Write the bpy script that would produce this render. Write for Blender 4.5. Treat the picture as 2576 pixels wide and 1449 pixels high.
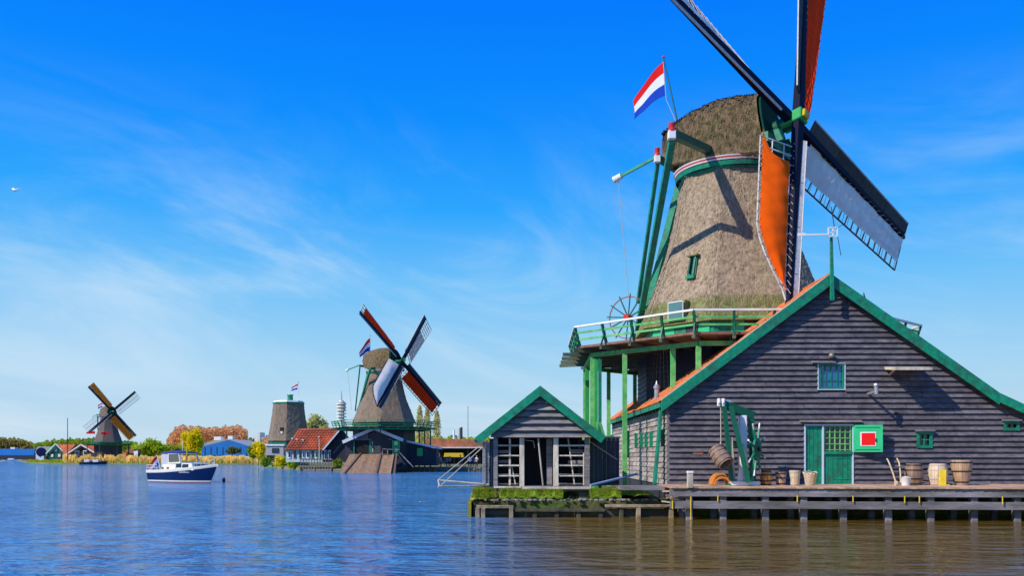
import bpy, bmesh, math, random
import numpy as np
from mathutils import Vector, Matrix
R = math.radians
random.seed(7); rng = np.random.default_rng(7)
S = bpy.context.scene
for o in list(bpy.data.objects): bpy.data.objects.remove(o)

# ------------------------------------------------------------------ camera, sky, sun, exposure
FPX, HOR, EYE = 2200.0, 1150.0, 2.0          # focal length and horizon row on a 2576 px wide picture, eye height (m) above the water
cam = bpy.data.cameras.new('camera'); co = bpy.data.objects.new('camera', cam); S.collection.objects.link(co)
co.location = (0, 0, EYE); co.rotation_euler = (R(90), 0, 0)
cam.sensor_width = 36; cam.lens = 36*FPX/2576; cam.shift_y = (HOR-724.5)/2576
cam.clip_start = .1; cam.clip_end = 6000
S.camera = co
S.view_settings.view_transform = 'Standard'; S.view_settings.look = 'None'
S.view_settings.gamma = 1; S.view_settings.use_curve_mapping = False; S.view_settings.exposure = 0
SUN = Vector((-1, -.62, .95)).normalized()     # towards the sun
sl = bpy.data.lights.new('sun', 'SUN'); sl.energy = 4.9; sl.angle = R(.5); sl.color = (1, .93, .82)
so = bpy.data.objects.new('sun', sl); S.collection.objects.link(so); so.location = (-30, -20, 40)
so.rotation_euler = SUN.to_track_quat('Z', 'Y').to_euler()
W = bpy.data.worlds.new('World'); S.world = W; W.use_nodes = True
nt = W.node_tree; nt.nodes.clear()
def N(t, **k):
    n = nt.nodes.new(t)
    for a, b in k.items(): setattr(n, a, b)
    return n
out = N('ShaderNodeOutputWorld'); bg = N('ShaderNodeBackground'); bg.inputs[1].default_value = 1
sky = N('ShaderNodeTexSky', sky_type='NISHITA', sun_disc=False); sky.sun_elevation = math.asin(SUN.z); sky.sun_rotation = math.atan2(SUN.x, SUN.y)
skm = N('ShaderNodeVectorMath', operation='SCALE'); skm.inputs['Scale'].default_value = .085
nt.links.new(sky.outputs[0], skm.inputs[0])
tc = N('ShaderNodeTexCoord'); sep = N('ShaderNodeSeparateXYZ'); nt.links.new(tc.outputs['Generated'], sep.inputs[0])
ramp = N('ShaderNodeValToRGB'); nt.links.new(sep.outputs[2], ramp.inputs[0])
cr = ramp.color_ramp
stops = [(0, (.54, .71, .83)), (.035, (.50, .70, .85)), (.10, (.37, .66, .90)), (.19, (.16, .54, .96)), (.27, (.025, .385, 1.0)), (.36, (.002, .27, 1.0)), (.46, (.0, .20, 1.0)), (1, (.0, .11, .72))]
cr.elements[0].position = 0; cr.elements[0].color = (*stops[0][1], 1)
cr.elements[1].position = 1; cr.elements[1].color = (*stops[-1][1], 1)
for p, c in stops[1:-1]:
    e = cr.elements.new(p); e.color = (*c, 1)
mx = N('ShaderNodeMix', data_type='RGBA'); mx.inputs[0].default_value = .02
nt.links.new(ramp.outputs[0], mx.inputs[6]); nt.links.new(skm.outputs[0], mx.inputs[7])
# thin high cloud: streaks on a flat layer far above
def cloudlayer(src, scale, loc, rot, lo, hi, amt, col, detail=8, rough=.6, dist=1.2, e0=.10, e1=.40, e2=.48):
    mp = N('ShaderNodeMapping', vector_type='POINT'); mp.inputs['Rotation'].default_value = (0, R(rot), 0)
    nt.links.new(tc.outputs['Generated'], mp.inputs[0])
    mp2 = N('ShaderNodeMapping'); mp2.inputs['Scale'].default_value = scale; mp2.inputs['Location'].default_value = loc; nt.links.new(mp.outputs[0], mp2.inputs[0])
    no = N('ShaderNodeTexNoise'); no.inputs['Scale'].default_value = 1; no.inputs['Detail'].default_value = detail; no.inputs['Roughness'].default_value = rough; no.inputs['Distortion'].default_value = dist
    nt.links.new(mp2.outputs[0], no.inputs[0])
    mr = N('ShaderNodeMapRange', clamp=True, interpolation_type='SMOOTHSTEP'); mr.inputs[1].default_value = lo; mr.inputs[2].default_value = hi; mr.inputs[4].default_value = amt
    nt.links.new(no.outputs[0], mr.inputs[0])
    el = N('ShaderNodeMapRange', clamp=True, interpolation_type='SMOOTHSTEP')
    el.inputs[1].default_value = e2; el.inputs[2].default_value = e0; nt.links.new(sep.outputs[2], el.inputs[0])
    mu = N('ShaderNodeMath', operation='MULTIPLY'); nt.links.new(mr.outputs[0], mu.inputs[0]); nt.links.new(el.outputs[0], mu.inputs[1])
    m = N('ShaderNodeMix', data_type='RGBA'); m.inputs[7].default_value = (*col, 1)
    nt.links.new(mu.outputs[0], m.inputs[0]); nt.links.new(src, m.inputs[6]); return m.outputs[2]
c1 = cloudlayer(mx.outputs[2], (2.0, 2.0, 6.5), (5.1, .7, 4.6), -14, .42, .78, .58, (.64, .80, .95), e0=.20, e2=.40)
c2 = cloudlayer(c1, (1.2, 1.2, 20), (1.3, 8.2, 2.1), -6, .50, .75, .5, (.72, .84, .95), detail=6, dist=.5, e0=.08, e2=.34)
nt.links.new(c2, bg.inputs[0]); nt.links.new(bg.outputs[0], out.inputs[0])
S.cycles.max_bounces = 6; S.cycles.transparent_max_bounces = 12

# ------------------------------------------------------------------ materials
MATS = {}
def mat(name, col, rough=.7, var=.25, scale=6, stretch=(1, 1, 1), bump=.0, bscale=30, bstretch=(1, 1, 1), col2=None, lo=.4, hi=.65, pervar=.0, trans=0, metal=0, spec=.35, bdist=.02, coord='Object', streak=None):
    if name in MATS: return MATS[name]
    m = bpy.data.materials.new(name); m.use_nodes = True; t = m.node_tree; n = t.nodes; L = t.links
    b = n['Principled BSDF']; b.inputs['Roughness'].default_value = rough; b.inputs['Metallic'].default_value = metal
    b.inputs['Specular IOR Level'].default_value = spec
    tcn = n.new('ShaderNodeTexCoord')
    mp = n.new('ShaderNodeMapping'); mp.inputs['Scale'].default_value = stretch; L.new(tcn.outputs[coord], mp.inputs[0])
    no = n.new('ShaderNodeTexNoise'); no.inputs['Scale'].default_value = scale; no.inputs['Detail'].default_value = 6; no.inputs['Roughness'].default_value = .65
    if pervar:
        oi = n.new('ShaderNodeObjectInfo'); ad = n.new('ShaderNodeVectorMath'); ad.operation = 'SCALE'
        cbx = n.new('ShaderNodeCombineXYZ'); L.new(oi.outputs['Random'], cbx.inputs[0]); L.new(oi.outputs['Random'], cbx.inputs[2])
        L.new(cbx.outputs[0], ad.inputs[0]); ad.inputs['Scale'].default_value = 57
        a2 = n.new('ShaderNodeVectorMath'); L.new(mp.outputs[0], a2.inputs[0]); L.new(ad.outputs[0], a2.inputs[1]); L.new(a2.outputs[0], no.inputs[0])
    else: L.new(mp.outputs[0], no.inputs[0])
    mr = n.new('ShaderNodeMapRange'); mr.inputs[1].default_value = .3; mr.inputs[2].default_value = .7; mr.inputs[3].default_value = 1-var; mr.inputs[4].default_value = 1+var
    L.new(no.outputs[0], mr.inputs[0])
    val = mr.outputs[0]
    if pervar:
        p = n.new('ShaderNodeMapRange'); p.inputs[3].default_value = 1-pervar; p.inputs[4].default_value = 1+pervar; L.new(oi.outputs['Random'], p.inputs[0])
        mu = n.new('ShaderNodeMath'); mu.operation = 'MULTIPLY'; L.new(val, mu.inputs[0]); L.new(p.outputs[0], mu.inputs[1]); val = mu.outputs[0]
    base = None
    if col2:
        n2 = n.new('ShaderNodeTexNoise'); n2.inputs['Scale'].default_value = scale*.45; n2.inputs['Detail'].default_value = 5; L.new(mp.outputs[0], n2.inputs[0])
        r2 = n.new('ShaderNodeMapRange'); r2.inputs[1].default_value = lo; r2.inputs[2].default_value = hi; L.new(n2.outputs[0], r2.inputs[0])
        cm = n.new('ShaderNodeMix'); cm.data_type = 'RGBA'; cm.inputs[6].default_value = (*col, 1); cm.inputs[7].default_value = (*col2, 1); L.new(r2.outputs[0], cm.inputs[0]); base = cm.outputs[2]
    sc = n.new('ShaderNodeVectorMath'); sc.operation = 'SCALE'
    if base: L.new(base, sc.inputs[0])
    else: sc.inputs[0].default_value = col
    L.new(val, sc.inputs['Scale']); L.new(sc.outputs[0], b.inputs['Base Color'])
    if bump:
        m2 = n.new('ShaderNodeMapping'); m2.inputs['Scale'].default_value = bstretch; L.new(tcn.outputs[coord], m2.inputs[0])
        nb = n.new('ShaderNodeTexNoise'); nb.inputs['Scale'].default_value = bscale; nb.inputs['Detail'].default_value = 4; L.new(m2.outputs[0], nb.inputs[0])
        bu = n.new('ShaderNodeBump'); bu.inputs['Strength'].default_value = bump; bu.inputs['Distance'].default_value = bdist
        L.new(nb.outputs[0], bu.inputs['Height']); L.new(bu.outputs[0], b.inputs['Normal'])
    if trans:
        tr = n.new('ShaderNodeBsdfTranslucent'); L.new(sc.outputs[0], tr.inputs[0]); ms = n.new('ShaderNodeMixShader'); ms.inputs[0].default_value = trans
        L.new(b.outputs[0], ms.inputs[1]); L.new(tr.outputs[0], ms.inputs[2]); L.new(ms.outputs[0], n['Material Output'].inputs[0])
    MATS[name] = m; return m
green = mat('teal_green_paint', (.004, .235, .125), .5, .34, 6, bump=.3, bscale=30, col2=(.02, .15, .09), lo=.46, hi=.62, pervar=.10)
greend = mat('dark_green_paint', (.004, .10, .055), .45, .2, 3)
lgreen = mat('light_green_paint', (.09, .42, .11), .55, .28, 4, col2=(.20, .52, .16), pervar=.1, bump=.2)
mint = mat('mint_green_paint', (.03, .50, .20), .5, .12, 3)
white = mat('white_paint', (.78, .77, .72), .5, .08, 4, col2=(.6, .58, .52), lo=.5, hi=.8)
redp = mat('red_paint', (.55, .02, .02), .5, .15, 4)
tarred = mat('tarred_board', (.14, .122, .130), .62, .4, 4.5, (1, 1, 2), .5, 22, (1, 1, 5), col2=(.085, .074, .085), lo=.40, hi=.66, pervar=.20, bdist=.01)
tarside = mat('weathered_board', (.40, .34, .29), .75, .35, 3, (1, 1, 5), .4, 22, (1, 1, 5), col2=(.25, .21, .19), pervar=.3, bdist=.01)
greyboard = mat('grey_weathered_board', (.27, .245, .235), .7, .35, 4, (1, 1, 6), .4, 22, (1, 1, 5), col2=(.17, .15, .15), pervar=.18, bdist=.01)
black = mat('black_wood', (.012, .011, .014), .8, .3, 5)
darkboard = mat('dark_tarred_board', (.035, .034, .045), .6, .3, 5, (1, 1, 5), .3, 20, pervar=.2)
tile = mat('orange_roof_tile', (.66, .20, .055), .75, .3, 8, col2=(.48, .14, .05), pervar=.22, bump=.2, bscale=60)
tiler = mat('red_roof_tile', (.74, .17, .065), .75, .35, 1.2, col2=(.45, .12, .06), pervar=.2)
tileo = mat('brown_roof_tile', (.45, .16, .08), .8, .35, 1.0, col2=(.25, .11, .07), pervar=.2)
thatch = mat('thatch', (.37, .28, .185), .9, .32, 12, (1, 1, .35), .6, 34, (1, 1, .3), col2=(.28, .21, .135), bdist=.06, lo=.42, hi=.7)
thatchcap = mat('old_thatch', (.17, .115, .06), .9, .6, 7, (1, 1, .5), 1.0, 30, (1, 1, .35), col2=(.11, .09, .035), lo=.46, hi=.6, bdist=.06)
moss = mat('mossy_thatch', (.25, .22, .10), .9, .4, 9, (1, 1, .35), 1.0, 30, (1, 1, .3), col2=(.16, .20, .05), bdist=.06)
navy = mat('navy_stock_paint', (.004, .006, .022), .7, .3, 5, spec=.15)
lead = mat('dark_leading_board', (.06, .058, .055), .75, .3, 4, pervar=.2, spec=.15)
lath = mat('pale_lath', (.52, .49, .45), .6, .2, 8)
lathd = mat('dark_lath', (.07, .055, .06), .6, .2, 8)
orange = mat('orange_sailcloth', (1, .12, .002), .8, .1, 3, bump=.3, bscale=5, trans=.15, spec=.1)
redcl = mat('red_sailcloth', (1, .06, .01), .8, .10, 3, bump=.3, bscale=5, trans=.7, spec=.1)
whitecl = mat('white_sailcloth', (.9, .88, .82), .8, .10, 2, bump=.3, bscale=5, trans=.4, spec=.1)
ochre = mat('ochre_sailcloth', (.95, .27, .02), .8, .15, 3, trans=.5, spec=.1)
fred = mat('flag_red', (.9, .02, .02), .8, .1, 3, trans=.4, spec=.1)
fwhite = mat('flag_white', (.85, .85, .85), .8, .05, 3, trans=.3, spec=.1)
fblue = mat('flag_blue', (.015, .07, .50), .8, .1, 3, trans=.35, spec=.1)
deckm = mat('deck_board', (.52, .33, .21), .75, .3, 3, (1, .25, 1), .3, 25, (1, .2, 1), pervar=.25)
beamg = mat('grey_oak_beam', (.235, .215, .225), .75, .45, 2.5, (.4, 1, 2), .6, 12, (.3, 1, 3), col2=(.12, .11, .10), pervar=.2, bdist=.02)
pale = mat('bleached_timber', (.64, .56, .43), .75, .3, 6, (1, 1, .3), .3, 20, col2=(.42, .36, .28), pervar=.15)
brick_m = mat('brown_brick', (.26, .19, .13), .85, .35, 9, bump=.4, col2=(.14, .11, .08), pervar=.3)
glass = mat('dark_glass', (.012, .018, .035), .08, .1, 3, spec=.6)
iron = mat('iron', (.05, .045, .045), .5, .3, 10, metal=.6)
rope = mat('rope', (.50, .43, .33), .9, .2, 30)
barrel_d = mat('dark_barrel_oak', (.25, .155, .10), .6, .35, 7, (1, 1, .3), .4, 25, (1, 1, .2))
barrel_o = mat('varnished_barrel', (.62, .22, .035), .4, .25, 7, (1, 1, .3), .3, 25, (1, 1, .2))
barrel_g = mat('grey_barrel_oak', (.44, .28, .17), .7, .3, 7, (1, 1, .3), .4, 25, (1, 1, .2))
barrel_w = mat('whitewashed_barrel', (.60, .47, .34), .7, .25, 7, (1, 1, .3), .3, 25, col2=(.62, .42, .12), lo=.52, hi=.68)
yellow = mat('yellow_paint', (.72, .50, .03), .6, .15, 6)
grassm = mat('grass_blades', (.22, .29, .02), .8, .35, 3, trans=.35, spec=.1, pervar=.1)
lawnm = mat('lawn', (.17, .26, .012), .9, .4, 2, bump=.8, bscale=30)
soil = mat('soil', (.05, .045, .03), .9, .5, 1.5, bump=.8, bscale=6, bdist=.1)
land = mat('meadow', (.13, .16, .035), .95, .4, .05, col2=(.24, .18, .06))
gold = mat('gold_paint', (.8, .5, .03), .35, .1, 5, metal=.4)

# ------------------------------------------------------------------ helpers
WL = {}
COL = S.collection
def wloc(o): return WL.get(o.name, Vector((0, 0, 0)))
def P(u, v, Y): return Vector(((u-1288)/FPX*Y, Y, EYE+(HOR-v)/FPX*Y))
def thing(name, loc, label, cat, group=None, kind=None):
    o = bpy.data.objects.new(name, None); COL.objects.link(o); o.location = loc; o.empty_display_size = .3
    o['label'] = label; o['category'] = cat
    if group: o['group'] = group
    if kind: o['kind'] = kind
    WL[o.name] = Vector(loc); return o
def tag(o, label=None, cat=None, group=None, kind=None):
    if label: o['label'] = label
    if cat: o['category'] = cat
    if group: o['group'] = group
    if kind: o['kind'] = kind
    return o
class MB:
    def __init__(s): s.v = []; s.f = []; s.mi = []; s.smooth = False
    def add(s, vs, fs, mi=0):
        k = len(s.v); s.v += [tuple(x) for x in vs]; s.f += [tuple(i+k for i in f) for f in fs]; s.mi += [mi]*len(fs); return s
    def hexa(s, p, mi=0):   # p: 8 corners, bottom 4 then top 4
        return s.add(p, [(0, 3, 2, 1), (4, 5, 6, 7), (0, 1, 5, 4), (1, 2, 6, 5), (2, 3, 7, 6), (3, 0, 4, 7)], mi)
    def box(s, a, b, mi=0):
        x0, y0, z0 = (min(a[i], b[i]) for i in range(3)); x1, y1, z1 = (max(a[i], b[i]) for i in range(3))
        return s.hexa([(x0, y0, z0), (x1, y0, z0), (x1, y1, z0), (x0, y1, z0), (x0, y0, z1), (x1, y0, z1), (x1, y1, z1), (x0, y1, z1)], mi)
    def bar(s, p, q, w, h=None, up=(0, 0, 1), mi=0, w2=None, h2=None):
        p = Vector(p); q = Vector(q); h = w if h is None else h; w2 = w if w2 is None else w2; h2 = h if h2 is None else h2
        d = (q-p).normalized(); u = Vector(up)
        if abs(d.dot(u)) > .98: u = Vector((0, 1, 0))
        a = d.cross(u).normalized(); b = a.cross(d).normalized()
        c = []
        for o, ww, hh in ((p, w, h), (q, w2, h2)):
            c += [o-a*ww/2-b*hh/2, o+a*ww/2-b*hh/2, o+a*ww/2+b*hh/2, o-a*ww/2+b*hh/2]
        return s.hexa(c, mi)
    def tube(s, p, q, r, r2=None, n=10, mi=0, cap=True):
        p = Vector(p); q = Vector(q); r2 = r if r2 is None else r2; d = (q-p).normalized()
        u = Vector((0, 0, 1)) if abs(d.z) < .9 else Vector((0, 1, 0)); a = d.cross(u).normalized(); b = a.cross(d)
        vs = [p+(a*math.cos(t)+b*math.sin(t))*r for t in np.linspace(0, 2*math.pi, n, endpoint=False)]
        vs += [q+(a*math.cos(t)+b*math.sin(t))*r2 for t in np.linspace(0, 2*math.pi, n, endpoint=False)]
        fs = [(i, (i+1) % n, n+(i+1) % n, n+i) for i in range(n)]
        if cap: fs += [tuple(range(n-1, -1, -1)), tuple(range(n, 2*n))]
        return s.add(vs, fs, mi)
    def path(s, pts, r, n=6, mi=0):
        for a, b in zip(pts, pts[1:]): s.tube(a, b, r, n=n, mi=mi)
        return s
    def lathe(s, prof, c=(0, 0, 0), n=20, M=None, mi=0, a0=0, a1=2*math.pi):
        full = abs(a1-a0-2*math.pi) < 1e-6; m = n if full else n+1; vs = []; c = Vector(c)
        for r, z in prof:
            for i in range(m):
                t = a0+(a1-a0)*i/n; x = Vector((r*math.cos(t), r*math.sin(t), z)); x = (M @ x if M else x)+c; vs.append(x)
        fs = []
        for j in range(len(prof)-1):
            for i in range(n):
                k = (i+1) % m; fs.append((j*m+i, j*m+k, (j+1)*m+k, (j+1)*m+i))
        return s.add(vs, fs, mi)
    def prism(s, pts, ext, mi=0):
        n = len(pts); pts = [Vector(p) for p in pts]; e = Vector(ext)
        return s.add(pts+[p+e for p in pts], [tuple(range(n-1, -1, -1)), tuple(range(n, 2*n))]+[(i, (i+1) % n, n+(i+1) % n, n+i) for i in range(n)], mi)
    def ball(s, c, r, n=10, m=7, sc=(1, 1, 1), mi=0):
        prof = [(max(r*math.sin(t), 1e-4), -r*math.cos(t)) for t in np.linspace(0, math.pi, m)]
        return s.lathe(prof, c, n, Matrix.Diagonal(Vector(sc)), mi)
    def build(s, name, mats, parent=None, smooth=None, recalc=True, bevel=0):
        mats = mats if isinstance(mats, (list, tuple)) else [mats]
        me = bpy.data.meshes.new(name); V = [Vector(v) for v in s.v]
        if parent is None:
            zs = min(v.z for v in V); c = sum(V, Vector())/len(V); loc = Vector((c.x, c.y, zs))
        else: loc = wloc(parent)
        me.from_pydata([v-loc for v in V], [], s.f)
        for m in mats: me.materials.append(m)
        me.polygons.foreach_set('material_index', s.mi)
        if recalc:
            bm = bmesh.new(); bm.from_mesh(me); bmesh.ops.recalc_face_normals(bm, faces=bm.faces)
            if bevel: bmesh.ops.bevel(bm, geom=bm.edges, offset=bevel, segments=1, affect='EDGES')
            bm.to_mesh(me); bm.free()
        if smooth is not None:
            me.polygons.foreach_set('use_smooth', [True]*len(me.polygons))
            me.set_sharp_from_angle(angle=R(smooth))
        o = bpy.data.objects.new(name, me); COL.objects.link(o)
        if parent: o.parent = parent; WL[o.name] = loc
        else: o.location = loc; WL[o.name] = loc
        return o
def inst(name, me, parent, loc, rot=(0, 0, 0), scale=(1, 1, 1)):
    o = bpy.data.objects.new(name, me); COL.objects.link(o); o.parent = parent
    o.location = Vector(loc)-wloc(parent); o.rotation_euler = rot; o.scale = scale; return o
def copy_thing(root, loc, rz=0, label=None, sc=1):
    r = root.copy(); COL.objects.link(r); r.location = loc; r.rotation_euler = (0, 0, rz); r.scale = (sc, sc, sc); WL[r.name] = Vector(loc)
    if label: r['label'] = label
    def kids(a, b):
        for ch in [c for c in a.children]:
            c = ch.copy(); COL.objects.link(c); c.parent = b; kids(ch, c)
    kids(root, r); return r
def quadmesh(name, V, F, m, parent=None, loc=(0, 0, 0)):
    me = bpy.data.meshes.new(name); me.from_pydata([tuple(x) for x in np.asarray(V)-np.array(loc)], [], [tuple(int(i) for i in f) for f in F])
    for mm in (m if isinstance(m, (list, tuple)) else [m]): me.materials.append(mm)
    o = bpy.data.objects.new(name, me); COL.objects.link(o)
    if parent: o.parent = parent
    else: o.location = loc
    return o
def clap_wall(parent, org, ud, nd, rows, ext, openings=(), seg=(2.2, 4.2), m=None, t=.022, lap=.03, name='plank', gap=.004, rs=1):
    """horizontal lapped boards. ext(z)->(u0,u1); openings (u0,u1,z0,z1)"""
    rr = random.Random(rs); ud = Vector(ud).normalized(); nd = Vector(nd).normalized(); org = Vector(org)
    for z0, z1 in rows:
        zc = (z0+z1)/2; a, b = ext(zc)
        if b-a < .15: continue
        iv = [(a, b)]
        for (p, q, r, s_) in openings:
            if r < zc < s_:
                nv = []
                for (x, y) in iv:
                    if q <= x or p >= y: nv.append((x, y)); continue
                    if p > x: nv.append((x, p))
                    if q < y: nv.append((q, y))
                iv = nv
        a0, b0 = ext(z0); a1, b1 = ext(z1)
        for (x, y) in iv:
            cur = x
            while cur < y-.02:
                nx = cur+rr.uniform(*seg)
                if nx > y-.6*seg[0]: nx = y
                xs0 = cur+(0 if cur > x else (a0-a if cur == a else 0)); xs1 = cur+(0 if cur > x else (a1-a if cur == a else 0))
                xe0 = nx-gap+((b0-b) if nx == b else 0); xe1 = nx-gap+((b1-b) if nx == b else 0)
                j = rr.uniform(-.004, .004); k = rr.uniform(-.003, .006)
                def pt(u, n, z): return org+ud*u+nd*n+Vector((0, 0, z))
                MB().hexa([pt(xs0, lap-t+k, z0+j), pt(xe0, lap-t+k, z0+j), pt(xe0, lap+k, z0+j), pt(xs0, lap+k, z0+j),
                           pt(xs1, 0, z1+.01), pt(xe1, 0, z1+.01), pt(xe1, .012, z1+.01), pt(xs1, .012, z1+.01)]).build(name, m, parent)
                cur = nx
def rowsof(z0, z1, p):
    n = max(1, round((z1-z0)/p)); h = (z1-z0)/n; return [(z0+i*h, z0+(i+1)*h) for i in range(n)]
# ------------------------------------------------------------------ water, land
wm = bpy.data.materials.new('river_water'); wm.use_nodes = True; t = wm.node_tree; n = t.nodes; L = t.links
b = n['Principled BSDF']; b.inputs['Roughness'].default_value = .07; b.inputs['IOR'].default_value = 1.33; b.inputs['Specular IOR Level'].default_value = .5
tcn = n.new('ShaderNodeNewGeometry')
def wnoise(sc, stretch, detail, rough=.55):
    mp = n.new('ShaderNodeMapping'); mp.inputs['Scale'].default_value = stretch; mp.inputs['Rotation'].default_value = (0, 0, R(9)); L.new(tcn.outputs['Position'], mp.inputs[0])
    no = n.new('ShaderNodeTexNoise'); no.inputs['Scale'].default_value = sc; no.inputs['Detail'].default_value = detail; no.inputs['Roughness'].default_value = rough; no.inputs['Distortion'].default_value = .4
    L.new(mp.outputs[0], no.inputs[0]); return no.outputs[0]
w1 = wnoise(2.9, (.7, 1.5, 1), 3, .5); w2 = wnoise(.5, (.8, 1.6, 1), 2); w3 = wnoise(7, (1, 1.3, 1), 2); calm = wnoise(.05, (.6, 1.6, 1), 2)
# sheltered water by the pier lies calmer than the open river
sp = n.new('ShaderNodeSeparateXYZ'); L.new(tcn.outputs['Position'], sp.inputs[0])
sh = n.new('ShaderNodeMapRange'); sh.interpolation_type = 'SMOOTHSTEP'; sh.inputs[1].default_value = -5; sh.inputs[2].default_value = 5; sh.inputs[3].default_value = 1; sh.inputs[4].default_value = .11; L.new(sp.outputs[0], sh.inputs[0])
# sky reflection painted blue into the colour; murky brown where the barn is mirrored
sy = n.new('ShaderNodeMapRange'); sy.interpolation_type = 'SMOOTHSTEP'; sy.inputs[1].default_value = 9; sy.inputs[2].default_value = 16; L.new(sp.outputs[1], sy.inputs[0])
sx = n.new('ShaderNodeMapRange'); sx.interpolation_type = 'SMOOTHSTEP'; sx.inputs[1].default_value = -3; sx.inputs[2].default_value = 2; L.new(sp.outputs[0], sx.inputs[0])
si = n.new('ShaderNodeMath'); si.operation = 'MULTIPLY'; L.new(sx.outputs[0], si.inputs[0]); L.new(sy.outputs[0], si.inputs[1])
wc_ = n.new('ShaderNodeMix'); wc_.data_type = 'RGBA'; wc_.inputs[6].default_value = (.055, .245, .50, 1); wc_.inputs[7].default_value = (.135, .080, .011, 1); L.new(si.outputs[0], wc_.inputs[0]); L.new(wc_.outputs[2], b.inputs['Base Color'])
cm = n.new('ShaderNodeMapRange'); cm.inputs[1].default_value = .35; cm.inputs[2].default_value = .65; cm.inputs[3].default_value = .65; cm.inputs[4].default_value = 1.15; L.new(calm, cm.inputs[0])
st = n.new('ShaderNodeMath'); st.operation = 'MULTIPLY'; L.new(sh.outputs[0], st.inputs[0]); L.new(cm.outputs[0], st.inputs[1])
prev = None
for src, dist in ((w2, 1.5), (w1, .42), (w3, .07)):
    bu = n.new('ShaderNodeBump'); bu.inputs['Distance'].default_value = dist; L.new(st.outputs[0], bu.inputs['Strength']); L.new(src, bu.inputs['Height'])
    if prev: L.new(prev, bu.inputs['Normal'])
    prev = bu.outputs[0]
L.new(prev, b.inputs['Normal'])
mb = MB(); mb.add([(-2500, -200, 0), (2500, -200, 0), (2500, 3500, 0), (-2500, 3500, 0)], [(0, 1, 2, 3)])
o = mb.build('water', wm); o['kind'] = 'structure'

def landsheet(name, edge, back, z, m, skirt=True):
    """edge: shoreline points (x,y) left to right; back: far points; side wall down into the water"""
    top = [(x, y, z) for x, y in edge]+[(x, y, z) for x, y in back]
    mb = MB(); mb.add(top, [tuple(range(len(top)))])
    k = len(edge)
    for i in range(k-1):
        a, c = edge[i], edge[i+1]; dy = -1.2
        mb.add([(a[0], a[1], z), (c[0], c[1], z), (c[0], c[1]+dy, -.3), (a[0], a[1]+dy, -.3)], [(0, 3, 2, 1)])
    o = mb.build(name, m, recalc=False); o['kind'] = 'structure'; return o
def ex(u, Y): return ((u-1288)/FPX*Y, Y)
edge = [(-1600, 1000), ex(-200, 900), ex(40, 520), ex(74, 275), ex(160, 236), ex(420, 226), ex(640, 222), ex(668, 185), ex(700, 152), ex(750, 140), ex(850, 133), ex(1000, 121), ex(1110, 119), ex(1215, 119), (-3.2, 118)]
landsheet('ground', edge, [(-3.2, 119), (2400, 1000), (2400, 3400), (-2400, 3400)], .38, land)
# the point of land the barn and the big mill stand on
pe = [(-1.25, 29.15), (5.2, 29.0), (5.4, 30.2), (60, 30.2)]
mb = MB(); pts = [(-1.3, 29.3), (5.1, 29.3), (5.3, 30.3), (60, 30.3), (60, 125), (-3.3, 125), (-1.0, 70), (-1.0, 36), (-1.5, 33)]
mb.add([(x, y, .52) for x, y in pts]+[(x, y, -.8) for x, y in pts], [tuple(range(9))]+[(i, (i+1) % 9, 9+(i+1) % 9, 9+i) for i in range(9)])
o = mb.build('barn_ground', mat('rough_grass', (.09, .13, .02), .95, .5, 1.2, bump=.8, bscale=8, bdist=.05, col2=(.12, .10, .04))); o['kind'] = 'structure'
# sunlit lawn behind the landing shed
mb = MB(); nx, ny = 30, 14
for j in range(ny+1):
    for i in range(nx+1):
        x = -.55+i*5.6/nx; y = 30.9+j*4.5/ny; mb.v.append((x, y, .66+.05*rng.normal()*.5))
for j in range(ny):
    for i in range(nx): k = j*(nx+1)+i; mb.f.append((k, k+1, k+nx+2, k+nx+1)); mb.mi.append(0)
o = mb.build('lawn', lawnm, recalc=False); tag(o, kind='structure')
def blades(name, n, xr, yr, zf, h, w, m, kind='stuff', lean=.25):
    x = rng.uniform(*xr, n); y = rng.uniform(*yr, n); z = np.array([zf(a, b_) for a, b_ in zip(x, y)]); hh = h*rng.uniform(.5, 1.2, n); a = rng.uniform(0, math.pi, n)
    dx, dy = np.cos(a)*w/2, np.sin(a)*w/2; lx, ly = rng.normal(0, lean, n)*hh, rng.normal(0, lean, n)*hh
    V = np.empty((n, 3, 3)); V[:, 0] = np.c_[x-dx, y-dy, z]; V[:, 1] = np.c_[x+dx, y+dy, z]; V[:, 2] = np.c_[x+lx, y+ly, z+hh]
    o = quadmesh(name, V.reshape(-1, 3), np.arange(3*n).reshape(-1, 3), m); o['kind'] = kind; return o
blades('grass', 9000, (-.5, 5), (30.9, 35), lambda x, y: .62, .13, .02, grassm)

# ------------------------------------------------------------------ timber quay round the point
quay = thing('timber_quay', (2, 29, 0), 'low timber quay wall with weathered cap beams around the mossy point below the shed', 'quay')
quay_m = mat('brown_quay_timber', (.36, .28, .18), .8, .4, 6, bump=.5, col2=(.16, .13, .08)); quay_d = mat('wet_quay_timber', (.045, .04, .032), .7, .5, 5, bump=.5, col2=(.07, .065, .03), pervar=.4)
def QP(u, v, Y=29.0): return P(u, v, Y)
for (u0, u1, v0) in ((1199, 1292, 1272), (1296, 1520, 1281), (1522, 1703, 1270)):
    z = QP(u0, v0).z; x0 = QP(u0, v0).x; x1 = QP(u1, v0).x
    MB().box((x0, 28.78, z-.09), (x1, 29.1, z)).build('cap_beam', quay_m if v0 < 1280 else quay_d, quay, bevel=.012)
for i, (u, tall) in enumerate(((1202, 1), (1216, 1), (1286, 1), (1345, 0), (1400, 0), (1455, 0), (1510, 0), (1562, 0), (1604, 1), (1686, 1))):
    x = QP(u, 0).x; MB().box((x-.07, 28.74 if tall else 28.84, -1), (x+.07, 28.95, .30+.02*tall)).build('pile', quay_m if tall else quay_d, quay, bevel=.01)
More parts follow.
